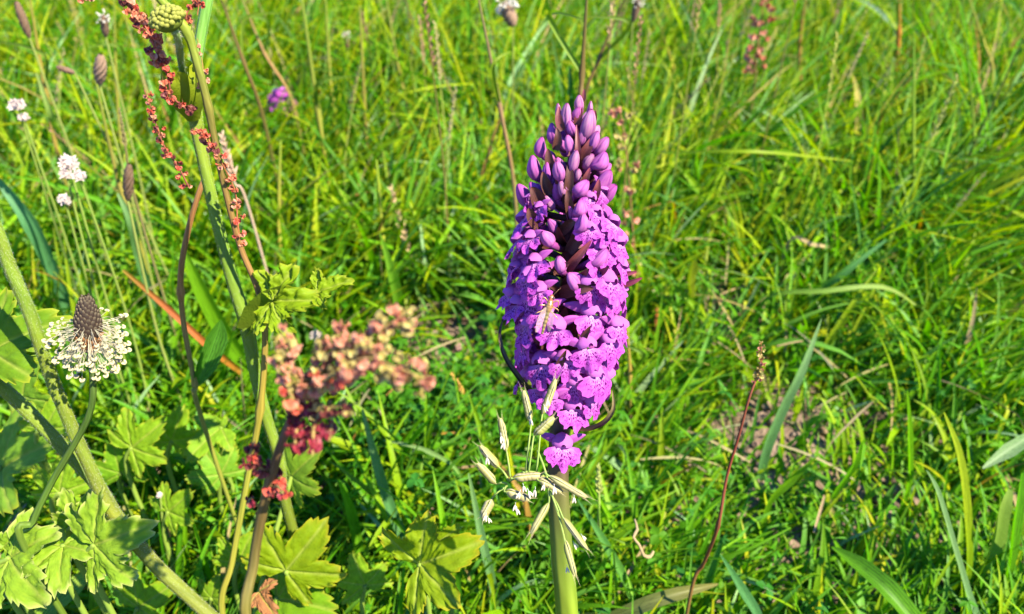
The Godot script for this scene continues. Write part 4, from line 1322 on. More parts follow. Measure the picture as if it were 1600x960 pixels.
func sorrels() -> void:
	flower_kit()
	# the tall one among the hogweed
	var way := pixel_path([[347, 962, 0.345], [362, 880, 0.335], [384, 760, 0.322], [406, 640, 0.308], [414, 525, 0.297], [403, 455, 0.291], [375, 385, 0.283], [350, 290, 0.272], [334, 215, 0.262], [324, 162, 0.256], [309, 105, 0.250], [290, 47, 0.245], [248, -4, 0.240], [205, -60, 0.236]])
	var foot := down_to_ground(way[0], Vector3(-0.002, 0, 0.01))
	var o := thing("sorrel", foot, "tall sorrel with strings of pink and red flowers beside the hairy hogweed", "sorrel", "sorrel plants in the meadow")
	var path := [foot] + way
	stem_of(o, path, [0.0015, 0.0014, 0.0013, 0.0013, 0.0012, 0.0011, 0.0011, 0.0011, 0.0012, 0.0013, 0.0013, 0.0013, 0.0012], [Color(0.22, 0.28, 0.03), Color(0.30, 0.29, 0.035), Color(0.28, 0.27, 0.03), Color(0.26, 0.20, 0.03), Color(0.26, 0.15, 0.04), Color(0.22, 0.14, 0.035), Color(0.17, 0.16, 0.03), Color(0.20, 0.22, 0.03), Color(0.20, 0.28, 0.025), Color(0.20, 0.30, 0.025)], [P(334, 170, 0.256), P(406, 640, 0.308), P(291, 46, 0.245)])
	var sz := 11.0 * 0.25 / fpx
	spray(o, [[292, 172, 0.258], [268, 150, 0.254], [262, 120, 0.251], [243, 80, 0.248], [226, 40, 0.245], [205, 8, 0.243], [180, -12, 0.241]], 40, 0.0034, sz * 1.15, ["dark", "pink", "dark", "red", "pink"], Color(0.25, 0.08, 0.05))
	spray(o, [[250, 100, 0.250], [240, 70, 0.247], [226, 40, 0.245], [205, 5, 0.243]], 40, 0.0036, sz * 1.2, ["pink", "red", "pink", "peach"], Color(0.4, 0.10, 0.06))
	spray(o, [[294, 292, 0.272], [280, 264, 0.268], [258, 232, 0.263], [247, 205, 0.260], [238, 175, 0.257], [224, 138, 0.253]], 40, 0.0025, sz, ["dark", "red", "pink", "pink", "peach"], Color(0.3, 0.10, 0.06))
	spray(o, [[376, 384, 0.283], [371, 348, 0.279], [367, 300, 0.274], [350, 262, 0.268], [332, 232, 0.263], [310, 208, 0.260]], 40, 0.0026, sz * 1.05, ["pink", "red", "pink", "peach"], Color(0.42, 0.15, 0.06))
	spray(o, [[332, 232, 0.260], [318, 208, 0.257], [296, 205, 0.256]], 14, 0.0025, sz * 1.1, ["red", "pink", "dark"], Color(0.42, 0.15, 0.06))
	spray(o, [[318, 130, 0.256], [316, 100, 0.255], [308, 60, 0.254]], 9, 0.0035, sz * 0.9, ["pink", "peach", "pink"], Color(0.3, 0.2, 0.05))
	spray(o, [[289, 30, 0.244], [296, 12, 0.243], [310, 0, 0.242], [308, 24, 0.240]], 14, 0.002, sz * 0.9, ["red", "dark", "pink"], Color(0.35, 0.12, 0.05))
	spray(o, [[95, -14, 0.236], [118, -6, 0.236], [148, -6, 0.236]], 12, 0.002, sz * 1.1, ["peach", "pink"], Color(0.42, 0.15, 0.06))
	# brown jointed stem behind the hogweed
	way = pixel_path([[314, 652, 0.36], [304, 600, 0.352], [288, 515, 0.338], [282, 456, 0.328], [284, 410, 0.320], [296, 350, 0.310], [311, 300, 0.302], [324, 262, 0.300], [318, 225, 0.297]])
	foot = down_to_ground(way[0], Vector3(0.0, 0, 0.006))
	o = thing("sorrel", foot, "dark reddish brown jointed sorrel stem passing behind the tall hairy hogweed", "sorrel", "sorrel plants in the meadow")
	stem_of(o, [foot] + way, [0.0010, 0.0011, 0.0012, 0.0013, 0.0011, 0.0010, 0.0008], [Color(0.22, 0.28, 0.03), Color(0.30, 0.20, 0.05), Color(0.34, 0.16, 0.05), Color(0.28, 0.19, 0.05)], [P(283, 458, 0.328), P(303, 600, 0.352)])
	var mb := MB.new()
	var lf := smooth(pixel_path([[303, 605, 0.352], [322, 570, 0.350], [338, 528, 0.347], [345, 500, 0.346]]), 5)
	mb.ribbon(lf, spread_f([0.002, 0.009, 0.010, 0.0005], lf.size()), Vector3(0.5, 0.4, 0.8), [Color(0.08, 0.24, 0.02)], 0.5, 4)
	wpart("leaf", mb.done(M.blade), o)
	# the near one, out of focus
	way = pixel_path([[391, 985, 0.212], [396, 880, 0.207], [412, 790, 0.196], [434, 710, 0.187], [455, 655, 0.178], [480, 600, 0.167]])
	foot = down_to_ground(P(391, 985, 0.212), Vector3(0.0, 0, -0.05))
	o = thing("sorrel", foot, "blurred sorrel close by, with peach and dark red flowers on a brown stem", "sorrel", "sorrel plants in the meadow")
	stem_of(o, [foot, foot.lerp(way[0], 0.6)] + way, [0.0016, 0.0015, 0.0014, 0.0013, 0.0012, 0.0010, 0.0006], [Color(0.24, 0.26, 0.03), Color(0.22, 0.20, 0.03), Color(0.16, 0.13, 0.03), Color(0.14, 0.10, 0.03), Color(0.13, 0.07, 0.04), Color(0.2, 0.1, 0.05)], [P(394, 930, 0.21), P(412, 790, 0.201)])
	sz = 23.0 * 0.150 / fpx
	var axis := Color(0.36, 0.26, 0.08)
	for q in [[[[470, 615, 0.152], [520, 585, 0.142], [570, 560, 0.135], [620, 575, 0.131], [668, 592, 0.130]], 62, 0.0052, 1.0, ["peach", "gold", "gold", "peach", "peach"]],
		[[[490, 600, 0.150], [540, 545, 0.142], [590, 518, 0.138], [634, 490, 0.136]], 54, 0.0048, 0.95, ["gold", "peach", "gold"]],
		[[[480, 600, 0.150], [452, 580, 0.146], [444, 550, 0.144], [440, 520, 0.143]], 30, 0.0040, 0.95, ["gold", "peach", "peach"]],
		[[[500, 600, 0.150], [520, 560, 0.145], [535, 520, 0.142]], 34, 0.0052, 0.95, ["gold", "peach", "gold"]],
		[[[500, 598, 0.140], [535, 580, 0.134], [560, 572, 0.133]], 9, 0.0034, 1.1, ["red", "peach", "red"]],
		[[[452, 612, 0.146], [458, 625, 0.145], [466, 640, 0.144]], 4, 0.0022, 1.2, ["red", "pink"]],
		[[[462, 640, 0.156], [500, 640, 0.148], [560, 630, 0.142]], 24, 0.0032, 0.9, ["dark", "dark", "gold"]],
		[[[470, 640, 0.156], [464, 670, 0.152], [460, 700, 0.150]], 14, 0.0026, 1.25, ["wine", "wine", "red"]],
		[[[495, 640, 0.152], [490, 675, 0.148], [488, 712, 0.146]], 9, 0.0016, 1.2, ["wine", "wine"]],
		[[[520, 640, 0.150], [518, 665, 0.148], [514, 690, 0.147]], 6, 0.0014, 1.0, ["wine", "dark"]],
		[[[425, 745, 0.178], [405, 730, 0.170], [390, 715, 0.166], [398, 690, 0.165]], 16, 0.0028, 1.0, ["wine", "dark", "dark", "red"]],
		[[[420, 770, 0.180], [432, 760, 0.172], [442, 772, 0.168]], 7, 0.0022, 1.15, ["wine", "red"]],
		[[[410, 800, 0.188], [392, 780, 0.180], [386, 792, 0.178]], 4, 0.0016, 1.0, ["wine", "dark"]]]:
		var nearer := []
		for w in q[0]: nearer.append([w[0], w[1], w[2] + 0.017])
		spray(o, nearer, int(q[1] * 1.15), q[2] * 0.85, sz * q[3], q[4], axis)
	# two far ones
	for d in [["pink sorrel string cut off by the top edge, right of the orchid", [[1168, 215], [1176, 160], [1182, 110]], [[1180, 110], [1186, 60], [1192, 10], [1200, -40]], 0.74, 34],
		["sorrel with faded pink flower string close behind the right side of the orchid", [[1005, 520], [1000, 460], [992, 400]], [[994, 420], [988, 350], [982, 270], [972, 190], [966, 172]], 0.48, 34]]:
		var pts := []
		for q in d[1]: pts.append(PF(q[0], q[1], d[3]))
		foot = down_to_ground(pts[0], Vector3(0, 0, 0.01))
		o = thing("sorrel", foot, d[0], "sorrel", "sorrel plants in the meadow")
		var ww := []
		for q in d[2]: ww.append([q[0], q[1], depth_of(PF(q[0], q[1], d[3]))])
		stem_of(o, [foot] + pts, [0.0014, 0.0011, 0.0009], [Color(0.26, 0.24, 0.05), Color(0.30, 0.20, 0.06)])
		var s2: float = 12.0 * ww[1][2] / fpx
		spray(o, ww, d[4], s2 * 1.6, s2, ["peach", "pink", "peach"] if d[3] > 0.6 else ["peach", "peach", "gold"], Color(0.36, 0.2, 0.07))
	# thin red stem with an orange tip right of the orchid
	var pts2 := []
	for q in [[1081, 920, 0.212], [1100, 880, 0.214], [1122, 822, 0.21], [1136, 745, 0.22], [1154, 684, 0.225], [1170, 625, 0.23], [1182, 592, 0.235]]: pts2.append(PF(q[0], q[1], q[2] - 0.012))
	foot = down_to_ground(pts2[0], Vector3(0, 0, 0.012))
	o = thing("sorrel", foot, "thin dark red stem with a small orange tan tip standing before the bare soil", "sorrel", "sorrel plants in the meadow")
	stem_of(o, [foot] + pts2, [0.0009, 0.0008, 0.0006, 0.0005], [Color(0.20, 0.14, 0.03), Color(0.20, 0.07, 0.025), Color(0.20, 0.05, 0.025), Color(0.20, 0.07, 0.03)], [pts2[2]])
	var w3 := []
	for q in [[1182, 592, 0.223], [1188, 570, 0.224], [1190, 535, 0.225]]: w3.append([q[0], q[1], depth_of(PF(q[0], q[1], q[2]))])
	spray(o, w3, 26, 0.0022, 8.0 * w3[0][2] / fpx, ["gold", "peach", "gold"], Color(0.4, 0.2, 0.06))

# ---------------------------------------------------------------- small flowers and seed heads further off
func head_thing(called: String, label: String, cat: String, group: String, base_px: Array, top_px: Array, fwd: float, rad: float, col: Color) -> Array:
	var base := PF(base_px[0], base_px[1], fwd)
	var foot := down_to_ground(base, Vector3(0, 0, 0.01))
	var o := thing(called, foot, label, cat, group)
	var top := PF(top_px[0], top_px[1], fwd + 0.004)
	var mid := foot.lerp(top, 0.5) + Vector3(rc(-0.006, 0.006), 0, rc(-0.006, 0.006))
	stem_of(o, [foot, mid, top], [rad * 1.2, rad, rad * 0.8], [col, col], [], "stalk")
	return [o, top, (top - mid).normalized()]

func far_flowers() -> void:
	# clover heads gone pale
	var petal := MB.new()
	petal.grid(6, 4, func(s, k):
		var u: float = (k - 0.5) * 2.0
		return [Vector3(u * 0.24 * sin(pow(s, 0.7) * PI * 0.9 + 0.2), s, 0.10 * s * s + absf(u) * 0.05), Color(0.62, 0.48, 0.36).lerp(Color(0.84, 0.72, 0.66), s)])
	var pm := petal.done(M.pale)
	for q in [[109, 252, 17, 118, 390, 0.36, "largest pale pink clover head of the cluster at the left"], [104, 270, 11, 110, 400, 0.355, "small pale clover head on the left under the largest one"], [125, 273, 12, 128, 400, 0.35, "creamy clover head on the right under the largest one"], [102, 310, 12, 108, 420, 0.35, "lone flattened pale clover head below the clover cluster"],
		[28, 162, 14, 60, 330, 0.42, "faded pink clover head nearest the left edge"], [38, 182, 10, 64, 335, 0.42, "small faded clover head just below the one nearest the left edge"], [1104, 357, 8, 1100, 420, 0.62, "tiny white clover head far right of the orchid"], [970, 578, 10, 972, 680, 0.42, "white clover head half hidden by the orchid flowers"],
		[250, 772, 6, 252, 800, 0.24, "tiny white clover head right of the crossing hairy stems"], [668, 640, 10, 672, 690, 0.36, "dry pinkish clover head low among the small round leaves"], [495, 522, 11, 500, 600, 0.42, "brownish pink clover head just above the blurred sorrel"]]:
		var h := head_thing("clover", q[6], "clover", "clover heads in the meadow", [q[3], q[4]], [q[0], q[1] + q[2] * 0.6], q[5], 0.0007, Color(0.22, 0.32, 0.05))
		var s: float = q[2] * px_at(h[1])
		var core := MB.new()
		core.ball(Vector3(0, s * 0.4, 0), Vector3(1, 0.85, 1) * s * 0.62, Basis(), Color(0.62, 0.52, 0.42), Color(0.80, 0.68, 0.62), 6, 9)
		part("head", core.done(M.pale), h[0], Transform3D(Basis(), h[1] - h[0].position))
		for k in 64:
			var y := 1.0 - (k + 0.5) / 64.0 * 1.5
			var r := sqrt(maxf(0, 1.0 - y * y))
			var d := Vector3(cos(k * 2.4) * r, y, sin(k * 2.4) * r).normalized()
			var x := d.cross(Vector3(0.3, 0.2, 0.9)).normalized()
			wpart("floret", pm, h[0], Transform3D(Basis(x, d, x.cross(d)).scaled(Vector3(s, s, s) * rc(0.6, 1.05)), h[1] + Vector3(0, s * 0.4, 0)))
	# plantain heads: x, y middle, height, width, tilt in degrees, cream ring?, base x, y, forward, label
	for q in [[163, 40, 34, 11, -6, 1, 185, 260, 0.50, "dark plantain head with a cream top near the upper left corner"], [156, 108, 46, 17, 3, 0, 180, 330, 0.44, "brown faded plantain head beside the lying dark one"], [102, 109, 30, 9, -72, 0, 190, 150, 0.46, "grey plantain head leaning flat toward the left"],
		[200, 284, 56, 14, 2, 0, 240, 470, 0.36, "slim dark green brown plantain head left of the brown sorrel stem"], [795, 22, 40, 20, -20, 1, 812, 230, 0.66, "plantain head with cream ring on the top edge left of the tall brown stem"], [994, 14, 40, 11, 14, 1, 960, 200, 0.66, "dark plantain head with white top on the top edge right of the tall brown stem"],
		[541, 64, 22, 8, -6, 1, 560, 240, 0.80, "thin far plantain head with a white spot among pale stalks"], [35, 30, 60, 12, -20, 0, 80, 200, 0.50, "long dark plantain head in the upper left corner"]]:
		var tilt := deg_to_rad(q[4])
		var dx = sin(tilt) * q[2] * 0.5
		var dy = cos(tilt) * q[2] * 0.5
		var h := head_thing("plantain", q[9], "plantain", "plantain heads in the meadow", [q[6], q[7]], [q[0] - dx, q[1] + dy], q[8], 0.0008, Color(0.24, 0.30, 0.06))
		var b: Vector3 = h[1]
		var t := PF(q[0] + dx, q[1] - dy, q[8] + 0.004)
		var l := b.distance_to(t)
		var w: float = q[3] * px_at(b) * 0.5
		var u := (t - b).normalized()
		var mb := MB.new()
		var qq := Basis(Quaternion(Vector3.UP, u))
		mb.grid(24, 18, func(s, k):
			var r: float = w * pow(sin(clampf(s, 0, 1) * PI * 0.92 + 0.16), 0.5) * (1.0 + 0.30 * sin(k * TAU * 6.0 + floor(s * 24.0) * 2.4) * sin(floor(s * 24.0) * 1.3 + 1.0))
			return [b + u * l * s + qq * Vector3(cos(k * TAU), 0, sin(k * TAU)) * r, Color(0.13, 0.075, 0.04).lerp(Color(0.42, 0.28, 0.18), (0.55 if q[3] > 15 else 0.12) + 0.3 * rng.randf())])
		wpart("cone", mb.done(M.dull), h[0])
		if q[5]:
			mb = MB.new()
			mb.tube([Vector3.ZERO, Vector3(0.03, 0.5, 0), Vector3(0, 1, 0.05)], [0.03, 0.025, 0.02], 4, [Color(0.72, 0.66, 0.5)])
			mb.ball(Vector3(0, 1.05, 0.05), Vector3(0.16, 0.22, 0.16), Basis(), Color(0.82, 0.76, 0.56), Color(0.84, 0.80, 0.66), 4, 6)
			var sm := mb.done(M.hair)
			for k in 34:
				var out := qq * Vector3(cos(k * 2.4), rc(-0.3, 0.7), sin(k * 2.4)).normalized()
				var x := out.cross(u + Vector3(0.1, 0, 0.2)).normalized()
				var sz := w * rc(1.0, 1.7)
				wpart("stamen", sm, h[0], Transform3D(Basis(x, out, x.cross(out)).scaled(Vector3(sz, sz, sz)), b + u * l * rc(0.62, 1.0)))
	# dry grass spikes: tip x, y, base of spike x, y, width, foot x, y, forward, colour, label
	for q in [[611, 292, 641, 398, 15, 648, 420, 0.52, Color(0.66, 0.46, 0.24), "straw coloured dry grass spike between the tall hogweed and the orchid"], [346, 212, 366, 285, 17, 410, 365, 0.44, Color(0.60, 0.42, 0.27), "tan dry grass head just right of the pink sorrel string"],
		[1027, 484, 1026, 532, 10, 1024, 560, 0.44, Color(0.58, 0.20, 0.05), "small rust orange seed spike right of the orchid"], [706, 584, 725, 616, 9, 724, 720, 0.36, Color(0.62, 0.34, 0.07), "little orange tipped grass spike left of the long orchid bract"],
		[935, 730, 936, 772, 12, 934, 930, 0.25, Color(0.44, 0.48, 0.12), "slim green grass spike right of the orchid stem"], [1458, 200, 1495, 160, 8, 1500, 155, 0.80, Color(0.56, 0.46, 0.22), "tan seed spike in the upper right grass"],
		[1312, 215, 1388, 112, 11, 1395, 100, 0.78, Color(0.42, 0.50, 0.16), "long pale green seed spike slanting in the upper right grass"], [186, 170, 196, 232, 10, 235, 420, 0.40, Color(0.24, 0.2, 0.07), "brown green open grass spike above the slim dark plantain head"]]:
		var base := PF(q[5], q[6], q[7])
		var foot := down_to_ground(base, Vector3(0, 0, 0.005))
		var o := thing("grass_spike", foot, q[9], "grass spike", "seed spikes in the meadow")
		var a := PF(q[2], q[3], q[7])
		var t := PF(q[0], q[1], q[7] + 0.003)
		stem_of(o, [foot, base.lerp(a, 0.5), a, t], [0.0009, 0.0008, 0.0006, 0.0003], [q[8] * Color(0.7, 0.8, 0.7), q[8]], [], "stalk")
		var w: float = q[4] * px_at(a)
		var u := (t - a).normalized()
		var mb := MB.new()
		mb.grid(5, 4, func(s, k):
			var v: float = (k - 0.5) * 2.0
			return [Vector3(v * 0.16 * sin(pow(s, 0.7) * PI * 0.92 + 0.12), s, 0.12 * (1.0 - v * v) * sin(s * PI)), q[8].lerp(q[8] * Color(1.3, 1.3, 1.4), s)])
		var gm := mb.done(M.glume)
		var qq := Basis(Quaternion(Vector3.UP, u))
		for k in 46:
			var s := (k + 0.5) / 46.0
			var out := (qq * Vector3(cos(k * 2.4), rc(1.4, 2.6), sin(k * 2.4))).normalized()
			var x := out.cross(u + Vector3(0.1, 0.02, 0.2)).normalized()
			var sz := w * rc(0.9, 1.3) * (1.0 - 0.5 * s)
			wpart("glume", gm, o, Transform3D(Basis(x, out, x.cross(out)).scaled(Vector3(sz, sz, sz)), a.lerp(t, s)))
	# buttercups
	for q in [[499, 143, 9, 520, 330, 0.70, "small yellow buttercup beside a tall stalk, upper left"], [640, 207, 8, 645, 300, 0.72, "small yellow buttercup left of the orchid top"], [611, 199, 6, 615, 300, 0.74, "smaller orange yellow buttercup just left of the other one"]]:
		var h := head_thing("buttercup", q[6], "buttercup", "buttercups in the meadow", [q[3], q[4]], [q[0], q[1] + 3], q[5], 0.0006, Color(0.2, 0.3, 0.05))
		var s: float = q[2] * px_at(h[1])
		for k in 5:
			var mb := MB.new()
			var bs := Basis(Vector3.UP, k * TAU / 5.0) * Basis(Vector3.RIGHT, -0.5)
			mb.grid(4, 4, func(v, u):
				var x: float = (u - 0.5) * 2.0
				return [bs * Vector3(x * 0.42 * sin(pow(v, 0.8) * PI * 0.75 + 0.1), 0.10 * x * x + 0.25 * v * v, v * 0.8) * s, Color(0.74, 0.46, 0.005)])
			wpart("petal", mb.done(M.petal), h[0], Transform3D(Basis(), h[1]))
	# far purple flower with its brown neighbour
	var h2 := head_thing("orchid", "small far purple orchid flower in the grass at the upper left", "orchid", "", [445, 260], [440, 190], 0.70, 0.0012, Color(0.2, 0.22, 0.05))
	var lm := lip_mesh(301)
	var hm := hood_mesh(302)
	var bm := bud_mesh(303, 0.2)
	for q in [[432, 146, 24, 0.2], [425, 158, 22, -0.4], [441, 142, 18, 0.6]]:
		var p := PF(q[0], q[1], 0.71)
		var s: float = q[2] * px_at(p)
		var fl := wpart("flower", hm, h2[0], Transform3D((look * Basis(Vector3.UP, q[3])).scaled(Vector3(s, s, s)), p))
		part("lip", lm, fl, Transform3D())
	for q in [[452, 165, 20], [460, 158, 18], [446, 175, 18], [456, 178, 16]]:
		var p := PF(q[0], q[1], 0.712)
		var s: float = q[2] * px_at(p)
		var mb := MB.new()
		mb.ball(p, Vector3(s * 0.25, s * 0.6, s * 0.25), Basis(Vector3.BACK, rc(-0.5, 0.5)), Color(0.26, 0.12, 0.09), Color(0.42, 0.24, 0.2), 7, 8, 0.8)
		wpart("withered_bud", mb.done(M.dull), h2[0])
	# curled dry twig
	var tp := pixel_path([[992, 812, 0.352], [996, 828, 0.348], [990, 840, 0.346], [999, 852, 0.345], [1006, 868, 0.346], [1016, 870, 0.348], [1021, 862, 0.35]])
	var tb := MB.new()
	var tw := smooth(tp, 2)
	for k in tw.size(): tw[k] -= tp[3]
	tb.tube(tw, spread_f([0.0004, 0.0008, 0.0006, 0.0007, 0.0009, 0.0006], tw.size()), 8, [Color(0.36, 0.27, 0.13)])
	var twig := one("dry_twig", tb.done(M.dull), "pale curled dry bit of stalk lying in the grass right of the orchid", "twig")
	twig.position = tp[3]

# ---------------------------------------------------------------- upright thin stalks behind
func stalks() -> void:
	var br := Color(0.14, 0.10, 0.025)
	var ol := Color(0.30, 0.30, 0.04)
	var gr := Color(0.20, 0.32, 0.03)
	var tn := Color(0.32, 0.30, 0.05)
	# foot x, y, top x, y, width, forward, colour, label
	for q in [[902, 240, 918, -20, 11, 0.40, br, "thick brown stalk rising straight above the orchid tip"], [908, 190, 985, -20, 8, 0.55, br, "dark stalk leaning right behind the orchid tip"], [806, 325, 744, -20, 8, 0.46, Color(0.26, 0.17, 0.06), "bent brown stalk left of the orchid top"], [592, 480, 588, 250, 8, 0.50, Color(0.34, 0.36, 0.03), "straight yellow green stalk between the dry spike and the hogweed leaf"],
		[440, 455, 438, 220, 8, 0.52, Color(0.36, 0.36, 0.04), "straight olive stalk right of the pink sorrel string"], [520, 330, 470, -10, 9, 0.62, ol, "olive stalk leaning left with a yellow buttercup beside it"], [585, 380, 562, 10, 8, 0.66, tn, "tan and green stalk in the middle of the upper left grass"], [540, 300, 508, -10, 7, 0.70, ol, "thin olive stalk right of the buttercup"],
		[660, 250, 602, -10, 6, 0.75, tn, "thin tan stalk slanting left toward the top edge"], [690, 330, 640, 90, 5, 0.72, ol, "fine stalk above the bare spot left of the orchid"], [98, 270, 45, -10, 8, 0.55, Color(0.30, 0.22, 0.04), "orange brown stalk in the upper left corner"], [196, 260, 178, -10, 6, 0.58, ol, "thin stalk between the two plantain heads at upper left"],
		[230, 420, 150, 130, 8, 0.45, Color(0.30, 0.26, 0.04), "stalk under the brown faded plantain head"], [415, 200, 338, -20, 7, 0.58, br, "brown stalk right of the hogweed top"], [460, 170, 375, -10, 6, 0.66, Color(0.32, 0.2, 0.06), "second brown stalk, farther right of the hogweed top"], [1012, 560, 1070, 330, 6, 0.55, tn, "slanting tan stalk right of the orchid flowers"],
		[980, 690, 975, 470, 8, 0.36, Color(0.30, 0.24, 0.05), "brownish stalk close right of the orchid spike"], [960, 200, 905, 20, 6, 0.75, ol, "olive stalk crossing the dark one above the orchid"], [1090, 240, 1015, -10, 6, 0.80, ol, "olive stalk far right of the tall brown one"], [1420, 460, 1428, 60, 7, 0.58, gr, "long fresh green stalk standing in the right part of the grass"],
		[1250, 150, 1260, -10, 8, 0.85, Color(0.36, 0.2, 0.05), "brown stalk beside the far pink sorrel"], [1398, 110, 1405, -10, 9, 0.85, Color(0.40, 0.18, 0.03), "rusty stalk at the top edge right of the far pink sorrel"], [1550, 130, 1512, -10, 5, 0.75, Color(0.40, 0.36, 0.05), "thin yellow stalk near the top right corner"], [1520, 330, 1510, 60, 5, 0.62, gr, "thin green stalk left of the right edge"],
		[945, 930, 934, 770, 7, 0.235, gr, "green stalk under the slim grass spike"], [724, 760, 722, 610, 8, 0.34, Color(0.36, 0.30, 0.06), "yellowish stalk under the orange tipped spike"], [1600, 60, 1440, 420, 6, 0.6, Color(0.10, 0.16, 0.03), "dark green stem slanting across the upper right grass"]]:
		var a := PF(q[0], q[1], q[5])
		var b := PF(q[2], q[3], q[5] + rc(0.0, 0.03))
		if b.y < a.y:
			var swap := a
			a = b; b = swap
		var foot := down_to_ground(a, Vector3(0, 0, 0.006))
		var o := thing("grass_stalk", foot, q[7], "stalk", "upright stalks in the meadow")
		var r: float = q[4] * 0.4 * px_at(a)
		var mid := a.lerp(b, 0.5) + Vector3(rc(-0.004, 0.004), 0, 0)
		stem_of(o, [foot, a, mid, b], [r, r, r * 0.8, r * 0.35], [q[6] * Color(0.6, 1.15, 0.7), q[6] * Color(0.75, 1.1, 0.8), q[6], vary(q[6], 0.25), q[6] * Color(0.8, 1.1, 0.9)], [mid], "culm")
		var mb := MB.new()
		var lp := smooth([mid, mid + Vector3(rc(-0.02, 0.02), 0.03, rc(-0.01, 0.02)), mid + Vector3(rc(-0.04, 0.04), 0.035, rc(-0.01, 0.03))], 5)
		mb.ribbon(lp, spread_f([r * 1.6, r * 2.0, 0.0002], lp.size()), Vector3(0, 0.5, 1), [vary(Color(0.2, 0.32, 0.03), 0.2)], 0.4)
		wpart("leaf", mb.done(M.blade), o)

# ---------------------------------------------------------------- single blades that stand out
func placed_blade(label: String, pts: Array, wide: Array, cols: Array, opt := {}) -> void:
	# pts: photo x, y and the height above the soil in metres, from the foot up
	var p := []
	for q in pts: p.append(PH(q[0], q[1], q[2]))
	var foot := down_to_ground(p[0], Vector3(0, 0, 0.004))
	var path := smooth([foot] + p if opt.get("rooted", true) else p, 5)
	var w := spread_f(([wide[0]] + wide) if opt.get("rooted", true) else wide, path.size())
	for k in path.size():
		w[k] *= px_at(path[k])
		path[k] -= foot
	var face: Vector3 = opt.get("face", Vector3(0.35, 0.75, 0.6))
	var mb := MB.new()
	mb.ribbon(path, w, face.normalized(), spread_c(cols, path.size()), opt.get("fold", 0.35), 4, opt.get("twist", 0.0))
	var o := one(opt.get("name", "grass_leaf"), mb.done(opt.get("mat", M.blade)), label, opt.get("category", "grass blade"), opt.get("group", "blades that stand out of the grass"))
	o.position = foot

